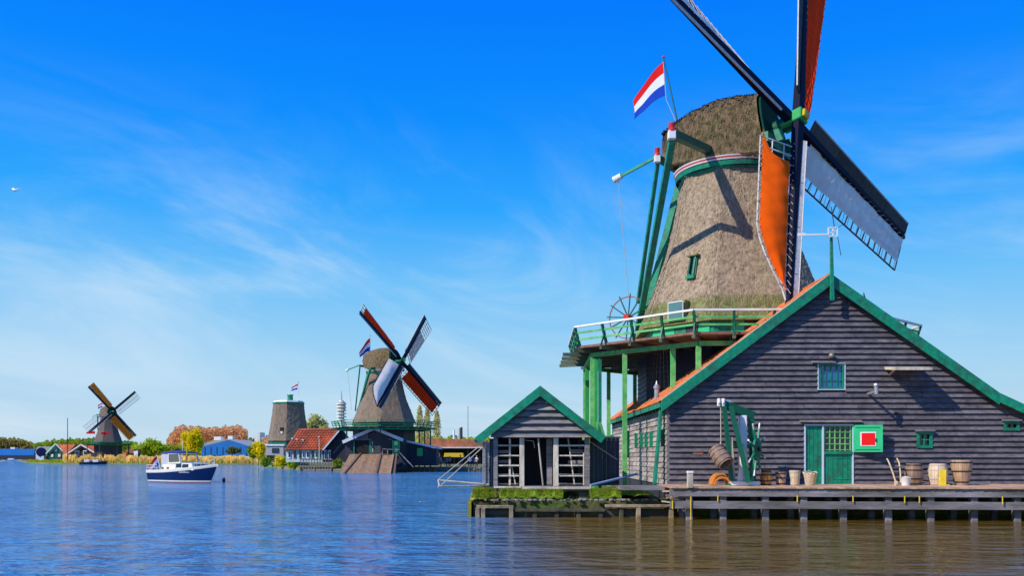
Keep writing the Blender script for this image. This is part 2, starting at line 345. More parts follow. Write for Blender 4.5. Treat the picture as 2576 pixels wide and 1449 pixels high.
for k in range(9):     # sheet boards between the piles
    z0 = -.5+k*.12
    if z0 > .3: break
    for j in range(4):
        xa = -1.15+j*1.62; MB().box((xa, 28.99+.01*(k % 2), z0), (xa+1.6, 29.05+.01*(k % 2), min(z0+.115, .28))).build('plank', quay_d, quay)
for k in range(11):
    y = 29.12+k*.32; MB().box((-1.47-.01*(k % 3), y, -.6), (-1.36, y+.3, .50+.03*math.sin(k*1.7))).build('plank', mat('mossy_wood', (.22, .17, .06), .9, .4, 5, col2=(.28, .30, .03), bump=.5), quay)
# mossy bank at its left corner
mb = MB(); nx, ny = 14, 16
for j in range(ny+1):
    for i in range(nx+1):
        a, c = i/nx, j/ny
        mb.v.append((-1.42+a*.95, 29.2+c*3.4, .45+.42*math.sin(math.pi*min(a*1.0+.18, 1))**.6*(.35+.65*min(1, c*2.2))+.03*rng.normal()))
for j in range(ny):
    for i in range(nx): k = j*(nx+1)+i; mb.f.append((k, k+1, k+nx+2, k+nx+1)); mb.mi.append(0)
o = mb.build('mossy_bank', mat('moss_bank', (.34, .30, .03), .95, .5, 4, col2=(.15, .19, .02), bump=.8, bscale=25), recalc=False, smooth=60); tag(o, kind='structure')
blades('moss_grass', 2600, (-1.35, -.5), (29.25, 32.5), lambda x, y: .62+.2*min(1, (y-29.2)), .12, .025, grassm)
for k_, (u0, u1) in enumerate(((1256, 1416), (1483, 1562))):
    xa, xb = P(u0, 0, 29.5).x, P(u1, 0, 29.5).x; mb = MB(); n_ = int((xb-xa)/.09)
    for i in range(n_+1):
        x = xa+(xb-xa)*i/n_; j_ = .028*float(rng.normal())
        mb.v += [(x, 29.36, .60+j_), (x, 29.34, .66+j_), (x, 29.55, .80+j_), (x, 29.95, .86), (x, 29.95, .60), (x, 29.45, .58)]
    for i in range(n_):
        for j in range(5): q = i*6+j; mb.f.append((q, q+1, q+7, q+6)); mb.mi.append(0)
    tag(mb.build('grass_bank', lawnm, recalc=True), kind='structure')
    blades('bank_turf', 2600, (xa, xb), (29.35, 29.9), lambda x, y: .64+.20*min(1, (y-29.34)/.3), .10, .02, grassm)
MB().box((-.6, 29.62, .0), (5.0, 29.7, .58)).build('bank_face', mat('shade_black_soil', (.012, .010, .007), .95))['kind'] = 'structure'  # near-black colour stands in for the shade in the recess below the grass
# weeds and stones in the shade under the shed
mb = MB()
for i in range(150):
    x = random.uniform(-.9, 4.9); y = random.uniform(29.15, 29.6); r = random.uniform(.025, .07)
    mb.ball((x, y, .53+r*.5), r, 6, 4, (1.3, 1, .7))
o = mb.build('rubble', mat('rubble_stone', (.25, .22, .19), .9, .5, 20)); tag(o, kind='stuff')
blades('weeds', 700, (-.4, 3.4), (29.5, 30.3), lambda x, y: .5, .22, .03, mat('weed', (.04, .085, .015), .9, .3, 3, trans=.2))

# ------------------------------------------------------------------ landing shed (small open-fronted shed on piers)
hut = thing('landing_shed', (.95, 31, .52), 'small open-fronted grey timber shed with green gable boards on brick piers at the waterside', 'shed')
HY = 30.0
def Hh(u, v, d=0): return P(u, v, HY)-Vector((0, d, 0))
ax, az = Hh(1358, 970).x, Hh(1358, 972).z; lx, lz = Hh(1194, 0).x, Hh(0, 1103).z; rx, rz_ = Hh(1522, 0).x, Hh(0, 1100).z
wl, wr = Hh(1241, 0).x, Hh(1482, 0).x; eb = Hh(0, 1101).z; fl = Hh(0, 1224).z
# roof: two slopes with tar paper, green verge boards in front
for (ex_, ez_, sgn) in ((lx, lz, -1), (rx, rz_, 1)):
    MB().prism([(ax, 29.76, az-.06), (ex_, 29.76, ez_-.06), (ex_, 29.76, ez_-.12), (ax, 29.76, az-.12)], (0, 3.6, 0)).build('roof_slope', darkboard, hut)
    d = Vector((ex_-ax, 0, ez_-az)).normalized(); nn = Vector((-d.z, 0, d.x))*(-1 if sgn > 0 else 1)
    if nn.z > 0: nn = -nn
    MB().prism([(ax, 29.69, az), (ex_, 29.69, ez_), (ex_+nn.x*.27, 29.69, ez_+nn.z*.27+.0), (ax, 29.69, az-.36)], (0, .06, 0)).build('verge_board', green, hut, bevel=.008)
def hext(z):
    f = (az-z)/(az-lz); a = ax-f*(ax-lx)+.3; b_ = ax+f*(rx-ax)-.3; return (max(wl-.1, a), min(wr+.1, b_))
MB().prism([(wl, 0, eb+.02), (wr, 0, eb+.02), (ax, 0, az-.3)], (0, .04, 0)).v
m_ = MB(); m_.prism([(wl+.1, HY+.06, eb+.02), (wr-.1, HY+.06, eb+.02), (ax, HY+.06, az-.35)], (0, .04, 0)); m_.build('gable_back', darkboard, hut)
clap_wall(hut, (0, HY, 0), (1, 0, 0), (0, -1, 0), rowsof(eb, az-.12, .243), hext, seg=(9, 10), m=greyboard, t=.04, lap=.17, rs=3)
# posts, sills, floor
def hpost(u0, u1, v0, v1, m, y=HY, dpt=.12, name='post'):
    a, c = Hh(u0, v0), Hh(u1, v1); return MB().box((a.x, y, a.z), (c.x, y+dpt, c.z)).build(name, m, hut, bevel=.006)
for u0, u1, m in ((1241, 1252, greyboard), (1307, 1319, pale), (1392, 1405, pale), (1471, 1483, greyboard)): hpost(u0, u1, 1101, 1224, m)
for u in (1240, 1470): 
    for yy in (32.9,): hpost(u, u+12, 1101, 1224, greyboard, yy)
hpost(1240, 1483, 1224, 1236, beamg, HY-.02, .16, 'sill_beam')
MB().box((Hh(1314, 0).x, HY-.28, fl-.10), (Hh(1486, 0).x, HY+.0, fl-.02)).build('landing_ledge', pale, hut, bevel=.01)
MB().box((Hh(1243, 0).x, HY-.12, fl-.07), (Hh(1312, 0).x, HY+.0, fl-.0)).build('landing_ledge', pale, hut, bevel=.01)
for i in range(14):
    y = HY+.16+i*.21; MB().box((wl, y, fl-.06), (wr, y+.2, fl)).build('floor_plank', greyboard, hut)
# back wall and interior boards (dark inside)
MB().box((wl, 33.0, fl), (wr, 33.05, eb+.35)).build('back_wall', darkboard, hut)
for k in range(5):
    MB().box((wl+.1, HY+.25, fl+.05+k*.33), (Hh(1306, 0).x, HY+.55, fl+.09+k*.33)).build('shelf', pale, hut)
    MB().box((Hh(1406, 0).x, HY+.25, fl+.05+k*.33), (wr-.1, HY+.55, fl+.09+k*.33)).build('shelf', pale, hut)
for v in (1121, 1147, 1172, 1198):
    for (u0, u1) in ((1253, 1306), (1406, 1470)): 
        hpost(u0, u1, v-1.6, v+1.6, pale, HY+.03, .05, 'lattice_slat')
for (u0, u1, v0, v1) in ((1253, 1281, 1133, 1141), (1253, 1280, 1158, 1166), (1434, 1470, 1131, 1142), (1430, 1470, 1159, 1168)): hpost(u0, u1, v0, v1, greyboard, HY+.3, .04, 'stored_board')
hpost(1280, 1285, 1103, 1222, pale, HY+.1, .05, 'stud'); hpost(1467, 1470, 1140, 1222, pale, HY+.0, .05, 'stud'); hpost(1376, 1391, 1103, 1222, greyboard, HY+.5, .12, 'inner_post')
MB().tube(Hh(1354, 1104, .02), Hh(1366, 1222, .02), .03).build('leaning_pole', pale, hut)
MB().tube(Hh(1430, 1104, -.2), Hh(1446, 1220, -.1), .025).build('leaning_pole', pale, hut)
MB().tube(Hh(1287, 1172, -.2), Hh(1297, 1220, -.1), .02).build('leaning_pole', pale, hut)
MB().path([Hh(1322, 1108, -.1), Hh(1342, 1110, -.1), Hh(1345, 1128, -.1)], .012).build('rope_end', rope, hut)
# left flap boards, side cladding
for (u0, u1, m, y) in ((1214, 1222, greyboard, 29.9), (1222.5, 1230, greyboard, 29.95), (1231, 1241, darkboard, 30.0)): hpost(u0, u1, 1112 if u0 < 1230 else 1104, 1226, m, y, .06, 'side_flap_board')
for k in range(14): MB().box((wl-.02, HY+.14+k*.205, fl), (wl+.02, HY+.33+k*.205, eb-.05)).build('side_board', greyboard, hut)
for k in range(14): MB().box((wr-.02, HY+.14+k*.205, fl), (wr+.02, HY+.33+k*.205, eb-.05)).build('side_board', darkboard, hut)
# right shutter panel standing open, boards
p0 = Hh(1484, 0); 
for k in range(7):
    u0 = 1484+k*10.6; y = HY+.45+k*.12; a = P(u0, 1101, y); c = P(u0+10.2, 1222, y)
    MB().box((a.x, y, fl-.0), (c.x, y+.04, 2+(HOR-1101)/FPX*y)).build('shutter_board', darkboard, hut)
MB().bar(P(1484, 1101, HY+.4), P(1558, 1101, HY+1.2), .07, .06).build('shutter_rail', beamg, hut)
MB().tube(Hh(1486, 1112, -.2), Hh(1555, 1157, -.3), .012, n=6).build('stay_rope', rope, hut)
# brick piers
def pier(u0, u1, v0, v1, y):
    a, c = P(u0, v0, y), P(u1, v1, y); g = MB().box((a.x+.01, y+.01, min(.5, c.z)), (c.x-.01, y+.34, a.z)).build('pier_core', soil, hut)
    nr = 5; h = (a.z-c.z)/nr
    for r in range(nr):
        off = .12 if r % 2 else 0; x = a.x-off
        while x < c.x-.02:
            x0, x1 = max(a.x, x), min(c.x, x+.235)
            if x1-x0 > .04: MB().box((x0, y-.005, c.z+r*h), (x1-.012, y+.12, c.z+(r+1)*h-.012)).build('brick', brick_m, hut)
            x += .245
pier(1233, 1263, 1238, 1271, 29.9); pier(1456, 1483, 1238, 1271, 29.9); pier(1430, 1452, 1238, 1262, 31.5)
# folded boom frame with ropes over the water
bf = thing('boom_frame', P(1215, 1218, 29.9), 'folding pole frame hung on two ropes over the water from the grey shed', 'boom')
MB().tube(P(1102, 1209, 29.6), P(1229, 1220, 29.9), .035).build('boom', pale, bf)
MB().tube(P(1102, 1225, 28.9), P(1226, 1222, 29.9), .03).build('boom', pale, bf)
MB().tube(P(1102, 1209, 29.6), P(1106, 1226, 28.95), .025).build('cross_bar', pale, bf)
MB().tube(P(1217, 1114, 29.9), P(1101, 1209, 29.6), .016, n=6).build('rope', rope, bf)
MB().tube(P(1228, 1113, 29.9), P(1106, 1225, 28.95), .016, n=6).build('rope', rope, bf)
pb = MB().tube(P(1485, 1222, 29.8), P(1603, 1193, 31.2), .045).build('spar', mat('bluegrey_paint', (.25, .33, .48), .6, .2, 6)); tag(pb, 'long blue-grey spar propped low between the grey shed and the barn wall', 'spar')

# ------------------------------------------------------------------ barn
BY = 30.5; KB = FPX/BY
barn = thing('barn', (12, 36, .5), 'large black weatherboarded barn with green gable boards and orange tiled roof', 'barn')
def G(u, v, d=0): return Vector(((u-1288)/KB, BY-d, EYE+(HOR-v)/KB))
gx0, gxa, gx1, gx2 = 5.43, G(2082, 0).x, G(2500, 0).x, 20.6
gz0, gza, gz1 = G(0, 1000).z, G(0, 700).z, G(0, 1000).z
gz2 = gz1-(gx2-gx1)*.45; bz = 1.03
def gext(z):
    if z <= gz0: a = gx0
    else: a = gx0+(z-gz0)/(gza-gz0)*(gxa-gx0)
    if z <= gz2: b_ = gx2
    elif z <= gz1: b_ = gx2-(z-gz2)/(gz1-gz2)*(gx2-gx1)
    else: b_ = gx1-(z-gz1)/(gza-gz1)*(gx1-gxa)
    return a, b_
MB().prism([(gx0, BY+.02, .4), (gx2, BY+.02, .4), (gx2, BY+.02, gz2), (gx1, BY+.02, gz1), (gxa, BY+.02, gza-.05), (gx0, BY+.02, gz0)], (0, .12, 0)).build('gable_wall', darkboard, barn)
def GR(u0, u1, v0, v1): return (G(u0, 0).x, G(u1, 0).x, G(0, v1).z, G(0, v0).z)
opens = [GR(2022, 2143, 1070, 1222), GR(2056, 2124, 915, 981), GR(2303, 2343, 1086, 1128), GR(2521, 2561, 1060, 1084)]
clap_wall(barn, (0, BY, 0), (1, 0, 0), (0, -1, 0), rowsof(bz, gza-.15, .189), gext, opens, (1.6, 4.0), tarred, t=.025, lap=.10, gap=.014, rs=5)
# side wall, facing left
MB().box((gx0, BY+.14, .4), (gx0+.12, 47, gz0)).build('side_wall', darkboard, barn)
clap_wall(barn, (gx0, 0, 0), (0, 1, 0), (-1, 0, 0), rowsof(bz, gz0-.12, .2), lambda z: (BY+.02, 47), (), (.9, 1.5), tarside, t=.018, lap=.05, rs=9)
MB().box((gx0, 47, .4), (gx2, 47.1, gz0)).build('back_wall', darkboard, barn)
MB().box((gx2-.12, BY+.14, .4), (gx2, 47, gz2)).build('side_wall', darkboard, barn)
# roof slabs
sl_ = (gza-gz0)/(gxa-gx0); ang = math.atan(sl_); ca, sa = math.cos(ang), math.sin(ang)
ovx = .28; RF, RB = 30.24, 47.25
e0 = Vector((gx0-ovx, RF, gz0-ovx*sl_+.02)); rtop = Vector((gxa, RF, gza+.02))
MB().prism([e0, rtop, rtop+Vector((0, 0, -.1)), e0+Vector((0, 0, -.1))], (0, RB-RF, 0)).build('roof_left', mat('roof_boarding', (.12, .06, .04)), barn)
re1 = Vector((gx1, RF, gz1+.02)); re2 = Vector((gx2+.3, RF, gz2-.12))
MB().prism([rtop, re1, re2, re2+Vector((0, 0, -.1)), re1+Vector((0, 0, -.1)), rtop+Vector((0, 0, -.1))], (0, RB-RF, 0)).build('roof_right', tile, barn)
# pantiles on the left slope
def tile_mesh():
    mb = MB(); w, l = .235, .38; n_ = 6; prof = []
    for i in range(n_+1):
        a = i/n_; prof.append((a*w, .028*math.sin(a*2*math.pi+.6)+.016*a))
    vs = []
    for y, dz in ((0, .022), (l, 0)):
        for x, z in prof: vs.append((y, x, z+dz+.02))
    for y, dz in ((0, .022),):
        for x, z in prof: vs.append((y, x, z+dz))
    k = n_+1; fs = [(i, i+1, k+i+1, k+i) for i in range(n_)]+[(2*k+i, 2*k+i+1, i+1, i) for i in range(n_)]
    me = bpy.data.meshes.new('tile'); me.from_pydata(vs, [], fs); me.materials.append(tile); return me, vs, fs
tme, tvs, tfs = tile_mesh()
slen = (rtop-e0).length; nrow = int(slen/.325); ncol = int((RB-RF)/.225)
BV, BF = [], []
updir = Vector((ca, 0, sa)); nrm = Vector((-sa, 0, ca)); cnt = 0
for c in range(ncol):
    for r in range(nrow):
        o_ = e0+updir*(r*slen/nrow-.04)+Vector((0, c*.225, 0))+nrm*(.0+random.uniform(0, .012))
        if c < 13:
            ob = inst('tile', tme, barn, o_); ob.rotation_euler = (0, -ang, 0); ob.rotation_euler.z = random.uniform(-.02, .02); cnt += 1
        else:
            k = len(BV)
            for v in tvs: BV.append(o_+updir*v[0]+Vector((0, v[1], 0))+nrm*v[2])
            BF += [tuple(i+k for i in f) for f in tfs]
me = bpy.data.meshes.new('tiles'); wl_ = wloc(barn); me.from_pydata([v-wl_ for v in BV], [], BF); me.materials.append(tile)
o = bpy.data.objects.new('roof_tiles', me); COL.objects.link(o); o.parent = barn; o['kind'] = 'stuff'
MB().tube(rtop+Vector((0, 0, .02)), rtop+Vector((0, RB-RF, .02)), .1, n=8).build('ridge_tiles', tile, barn)
MB().prism([e0+Vector((0, -.02, .09)), rtop+Vector((0, -.02, .10)), rtop+Vector((0, -.02, .06)), e0+Vector((0, -.02, .05))], (0, .10, 0)).build('mortar_edge', mat('pale_mortar', (.55, .48, .38)), barn)
# verge boards
VY = 30.17
def verge(p, q, w=.30, th=.06, name='verge_board'):
    p, q = Vector(p), Vector(q); return MB().prism([p, q, q-Vector((0, 0, w)), p-Vector((0, 0, w))], (0, th, 0)).build(name, green, barn, bevel=.008)
wv = .33/ca
verge((e0.x, VY, e0.z+.06), (gxa, VY, gza+.1), wv)
verge((gxa+.001, VY, gza+.1), (gx1+.03, VY, gz1+.14), wv*1.03)
verge((gx1+.031, VY, gz1+.135), (gx2+.35, VY, gz2-.05), .33)
# finial post with weather vane
MB().bar(G(2082, 762, .44), G(2079.5, 604, .44), .14, .10, w2=.08, h2=.08).build('finial_post', green, barn, bevel=.01)
vane = thing('weather_vane', G(2079, 604, .56), 'weather vane with white arm and small boxed frame on the green gable finial', 'weather vane')
MB().box(G(1993, 604, .6), G(2012, 597, .56)).build('arm_end', white, vane); MB().bar(G(2010, 601, .57), G(2070, 600, .57), .05).build('arm', white, vane)
m_ = MB()
for a, c in (((2069, 605), (2069, 583)), ((2091, 605), (2091, 583)), ((2069, 605), (2091, 605)), ((2069, 583), (2091, 583)), ((2080, 605), (2080, 583)), ((2074, 596), (2086, 590))): m_.bar(G(*a, .57), G(*c, .57), .035)
m_.build('box_frame', white, vane)
MB().path([G(2076, 532, .57), G(2084, 583, .57)], .015).path([G(2092, 606, .57), G(2100, 652, .57)], .012).path([G(2088, 586, .57), G(2113, 570, .57)], .01).build('rod', iron, vane)
# eave board, brackets, corner buttress on the side wall
MB().box((e0.x-.03, RF+.05, e0.z-.17), (e0.x+.02, RB, e0.z+.0)).build('eave_board', green, barn)
for k in range(22):
    y = 30.9+k*.74; MB().prism([(gx0-.02, y, gz0-.42), (gx0-.02, y, gz0-.14), (gx0-.25, y, gz0-.2), (gx0-.24, y, gz0-.28)], (0, .07, 0)).build('rafter_end', greend, barn)
MB().bar((gx0-.13, 30.95, gz0-.05), (gx0-.42, 30.75, 1.0), .1, .3, up=(0, 1, 0)).build('corner_brace', green, barn, bevel=.01)
MB().box((gx0-.05, 46.7, 1.0), (gx0+.01, 47.05, gz0-.12)).build('corner_post', green, barn)
MB().box((gx0-.03, BY-.03, bz), (gx0+.05, BY+.01, gz0-.1)).build('corner_board', greyboard, barn)
for u, v0, v1 in ((1586, 1084, 1152), (1606, 1090, 1127), (1620, 1090, 1128), (1632, 1090, 1127), (1645, 1087, 1124), (1674, 1082, 1122)):
    y = gx0*FPX/(u-1288); z0 = 2+(HOR-v1)/FPX*y; z1 = 2+(HOR-v0)/FPX*y
    f = MB().box((gx0-.16, y, z0), (gx0-.02, y+.07, z1)).build('shutter', green, barn)
# opening trims on the gable: door group
def frame(parent, u0, u1, v0, v1, w, m, d=.09, name='frame', dd=.06):
    a, c = G(u0, v0, d), G(u1, v1, d); y0, y1 = BY-d, BY-d+dd; mb = MB()
    mb.box((a.x, y0, c.z), (a.x+w, y1, a.z)); mb.box((c.x-w, y0, c.z), (c.x, y1, a.z)); mb.box((a.x+w, y0, a.z-w), (c.x-w, y1, a.z))
    if v1 < 1200: mb.box((a.x+w, y0, c.z), (c.x-w, y1, c.z+w))
    return mb.build(name, m, parent)
trimw = mat('pale_blue_trim', (.50, .62, .72), .5, .1, 5)
frame(barn, 2021, 2145, 1068, 1222, .05, trimw, .10, 'door_frame')
def Bx(u0, u1, v0, v1, d0, d1): 
    a, c = G(u0, v0), G(u1, v1); return (a.x, BY-d1, c.z), (c.x, BY-d0, a.z)
MB().box(*Bx(2066, 2070, 1070, 1221, .02, .11)).build('door_post', trimw, barn)
dl = MB().box(*Bx(2025, 2066, 1072, 1221, .0, .03)).build('door_leaf', green, barn)
for k in range(4): MB().box(*Bx(2025.5+k*10.1, 2034.8+k*10.1, 1072, 1221, .032, .05)).build('door_plank', green, dl)
dr = MB().box(*Bx(2070, 2142, 1140, 1221, .0, .035)).build('lower_door', green, barn)
for k in range(6): MB().box(*Bx(2070.5+k*12, 2081.6+k*12, 1143, 1221, .037, .055)).build('door_plank', green, dr)
for v in (1150, 1203): MB().box(*Bx(2094, 2139, v, v+3.5, .057, .07)).build('strap_hinge', green, dr)
MB().box(*Bx(2070, 2142, 1137, 1143, .03, .12)).build('door_sill', green, barn)
dw = MB().box(*Bx(2071, 2141, 1072, 1137, -.02, .0)).build('door_window', glass, barn)
for k in range(6):
    u = 2072+k*12.9; MB().box(*Bx(u, u+2.6, 1073, 1136, .01, .045)).build('muntin', lgreen, dw)
for k in range(5):
    v = 1072+k*14.8; MB().box(*Bx(2072, 2140, v, v+2.2, .02, .05)).build('muntin', lgreen, dw)
frame(dw, 2069, 2144, 1070, 1139, .045, green, .075, 'window_frame')
lin = MB().prism([G(2010, 1063, .0), G(2010, 1057, .0), G(2010, 1059, .22), G(2010, 1063, .22)], (G(2163, 0).x-G(2010, 0).x, 0, 0)).build('door_hood', greyboard, barn)
a = G(2144, 1070, .10); c = G(2208, 1138, .10)
sy = .62; sh_ = MB().prism([(a.x, a.y-.0, c.z), (c.x, c.y-.28, c.z), (c.x, c.y-.28, a.z), (a.x, a.y, a.z)], (0, -.04, 0)).build('open_shutter', mint, barn)
def shp(fu, fv, d): return Vector((a.x+(c.x-a.x)*fu, a.y-.28*fu-d, a.z+(c.z-a.z)*fv))
def shq(name, f0, f1, g0, g1, d, m): return MB().prism([shp(f0, g1, d), shp(f1, g1, d), shp(f1, g0, d), shp(f0, g0, d)], (0, -.012, 0)).build(name, m, sh_)
shq('white_border', .22, .76, .26, .78, .045, white); shq('red_panel', .26, .72, .30, .74, .06, mat('bright_red_paint', (.80, .004, .004), .4, .05, 3)); shq('latch', .73, .78, .5, .62, .062, greend)
for g in (.08, .9): shq('strap_hinge', .05, .9, g, g+.02, .045, green)
# upper window
uw = MB().box(*Bx(2058, 2122, 917, 979, -.03, -.01)).build('upper_window', mat('sky_reflection_glass', (.01, .13, .30), .08, .1, 3, spec=.8), barn)  # blue base colour paints the reflection seen in the panes
frame(uw, 2055, 2125, 914, 982, .035, trimw, .085, 'outer_trim'); frame(uw, 2058.5, 2121.5, 917, 978.5, .055, green, .075, 'sash')
for u in (2075, 2089, 2104): MB().box(*Bx(u, u+1.8, 920, 975, -.01, .03)).build('muntin', green, uw)
for v in (936, 957): MB().box(*Bx(2062, 2118 if v > 950 else 2076, v, v+1.8, -.01, .025)).build('muntin', green, uw)
MB().prism([G(2040, 914, .0), G(2040, 908, .0), G(2040, 911, .20), G(2040, 914, .20)], (G(2097, 0).x-G(2040, 0).x, 0, 0)).build('window_hood', greyboard, barn)
for (u0, u1, v0, v1) in ((2304, 2342, 1087, 1127), (2522, 2560, 1061, 1083)):
    w_ = MB().box(*Bx(u0, u1, v0, v1, -.03, -.01)).build('small_window', glass, barn)
    frame(w_, u0-1, u1+1, v0-1, v1+1, .10, green, .10, 'window_frame')
    MB().box(*Bx((u0+u1)/2-1.3, (u0+u1)/2+1.3, v0, v1, .0, .05)).build('muntin', green, w_)
    if v1-v0 > 30: MB().box(*Bx(u0, u1, (v0+v1)/2-1.2, (v0+v1)/2+1.2, .0, .045)).build('muntin', green, w_)
    MB().prism([G(u0-5, v0-1, .0), G(u0-5, v0-6, .0), G(u0-5, v0-4, .2), G(u0-5, v0-1, .2)], (G(u1+4, 0).x-G(u0-5, 0).x, 0, 0)).build('window_hood', greyboard, barn)
# hinged hatch hood high on the wall, vent pipe, lamp
hh = MB().prism([G(2223, 930, .0), G(2223, 923, .0), G(2223, 931, .95), G(2223, 938, .95)], (G(2313, 0).x-G(2223, 0).x, 0, 0)).build('hatch_hood', pale, barn)
MB().bar(G(2237, 944, .0), G(2234, 934, .5), .05).build('hood_bracket', pale, hh)
MB().tube(G(2182, 992, .0), G(2182, 990, .75), .05).tube(G(2182, 996, .75), G(2181, 974, .75), .065).ball(G(2181, 974, .75), .085).build('vent_pipe', mat('zinc', (.42, .42, .44), .35, .2, 6, metal=.5), barn)
MB().ball(G(2088, 896, .14), .10).tube(G(2088, 896, .0), G(2088, 896, .16), .05).build('lamp', mat('lamp_grey', (.2, .17, .13), .4), barn)
MB().tube(P(1652, 1004, 33), P(1652, 968, 33), .09).tube(P(1652, 970, 33), P(1652, 958, 33), .06, .015).tube(P(1652, 978, 33), P(1652, 972, 33), .12, .12).build('roof_vent', mat('zinc', ()), barn)
MB().tube(P(2173, 766, 34), P(2173, 735, 34), .13, .01).bar(P(2173, 745, 34), P(2182, 770, 34), .03).build('roof_spike', iron, barn)
rs = MB().prism([G(1744, 1134, .056), G(1766, 1134, .056), G(1768, 1143, .06), G(1742, 1143, .06)], (0, -.004, 0)).build('rust_patch', mat('rust', (.55, .17, .06), .8, .4, 8), barn)

# ------------------------------------------------------------------ pier deck
pier_ = thing('pier', (12, 28.5, 0), 'long weathered timber pier on square posts in front of the black barn', 'pier')
DZ = 1.05
def dfront(x): return 27.75-(x-5)*.075
x = 5.05; i = 0
while x < 21:
    y0 = dfront(x)-.04-random.uniform(0, .02)
    MB().box((x, y0, DZ-.05+random.uniform(-.004, .004)), (x+.205, BY-.06, DZ+random.uniform(-.004, .004))).build('deck_plank', deckm, pier_); x += .215
def along(name, z0, z1, d, m, segs, t=.08):
    xs = np.linspace(5.0, 21, segs+1)
    for a_, b_ in zip(xs, xs[1:]):
        a_ += .006; ya, yb = dfront(a_)+d, dfront(b_)+d
        MB().hexa([(a_, ya, z0), (b_, yb, z0), (b_, yb+t, z0), (a_, ya+t, z0), (a_, ya, z1), (b_, yb, z1), (b_, yb+t, z1), (a_, ya+t, z1)]).build(name, m, pier_, bevel=.008)
along('fascia_beam', .74, .985, .02, beamg, 4); along('lower_beam', .36, .60, -.10, beamg, 3, .10)
for k, u in enumerate((1736, 1822, 1929, 2026, 2126, 2240, 2347, 2457, 2566, 2680, 2790)):
    y = 27.6; 
    for _ in range(3): xx = (u-1288)/FPX*y; y = dfront(xx)
    MB().box((xx-.105, y+.105, -1.2), (xx+.105, y+.30, .98)).build('post', beamg, pier_, bevel=.012)
    MB().box((xx-.09, y+1.4, -1.2), (xx+.09, y+1.58, .98)).build('post', beamg, pier_)
for z in (.86,): MB().box((5.0, 29.1, z), (21, 29.2, z+.12)).build('inner_beam', beamg, pier_)
bollard = MB(); bp = P(1736, 1222, 27.7); bollard.box((bp.x-.085, bp.y-.08, DZ-.04), (bp.x+.085, bp.y+.09, DZ+.42)).build
o = bollard.build('mooring_post', pale, None, bevel=.012); tag(o, 'square bleached mooring post with white cap at the pier corner', 'mooring post')
cp = MB().box((bp.x-.1, bp.y-.095, DZ+.422), (bp.x+.1, bp.y+.105, DZ+.50)).build('cap', white, o, bevel=.015)
# gauge poles
for k, (u, v0, v1) in enumerate(((1692, 1260, 1282), (1738, 1250, 1308), (1806, 1247, 1262), (2006, 1247, 1263), (2146, 1248, 1264), (2276, 1249, 1266), (2313, 1249, 1266), (2522, 1250, 1270))):
    y = dfront((u-1288)/FPX*27.5)-.14; MB().tube(P(u, v0, y), P(u, v1, y), .018, n=6).build('yellow_rod', yellow, pier_)
# broken timbers at the left end
for k in range(16):
    p = P(random.uniform(1664, 1706), random.uniform(1232, 1262), 28.6+random.uniform(-.3, .4)); a_ = random.uniform(-.5, .5)
    MB().bar(p, p+Vector((math.cos(a_), random.uniform(-.4, .4), random.uniform(-.15, .15)))*random.uniform(.25, .6), .09, .05).build('broken_timber', random.choice([pale, beamg, deckm]), pier_)
MB().box((3.6, 28.9, .9), (5.05, 30.2, 1.02)).build('side_platform', beamg, pier_)
# ------------------------------------------------------------------ windmills
def octshell(mb, cx, cy, prof, alpha, nper=10, noise=.0, mi=None, ztop=None):
    """eight-sided shell; prof [(z,R)] vertices radius; rows of vertices pushed in and out a little"""
    ang = [R(alpha)+k*math.pi/4 for k in range(8)]; ring = []
    for k in range(8):
        for j in range(nper): ring.append((k, j/nper))
    base = len(mb.v)
    for z, Rr in prof:
        for k, f in ring:
            a, b_ = ang[k], ang[(k+1) % 8]
            # soft corners
            x = Rr*((1-f)*math.sin(a)+f*math.sin(b_)); y = -Rr*((1-f)*math.cos(a)+f*math.cos(b_))
            l = math.hypot(x, y); d = noise*float(rng.normal()) if noise else 0
            d -= .008*Rr*max(0, 1-min(f, 1-f)*6) if nper > 3 else 0
            mb.v.append((cx+x*(1+d/l), cy+y*(1+d/l), z+(noise*.6*float(rng.normal()) if noise else 0)))
    n_ = len(ring)
    for r in range(len(prof)-1):
        for i in range(n_):
            q = (i+1) % n_; mb.f.append((base+r*n_+i, base+r*n_+q, base+(r+1)*n_+q, base+(r+1)*n_+i))
            mb.mi.append(mi((prof[r][0]+prof[r+1][0])/2) if mi else 0)
    return mb
def interp(prof, n_):
    z = [p[0] for p in prof]; r = [p[1] for p in prof]; zz = np.linspace(z[0], z[-1], n_); return [(float(a), float(np.interp(a, z, r))) for a in zz]
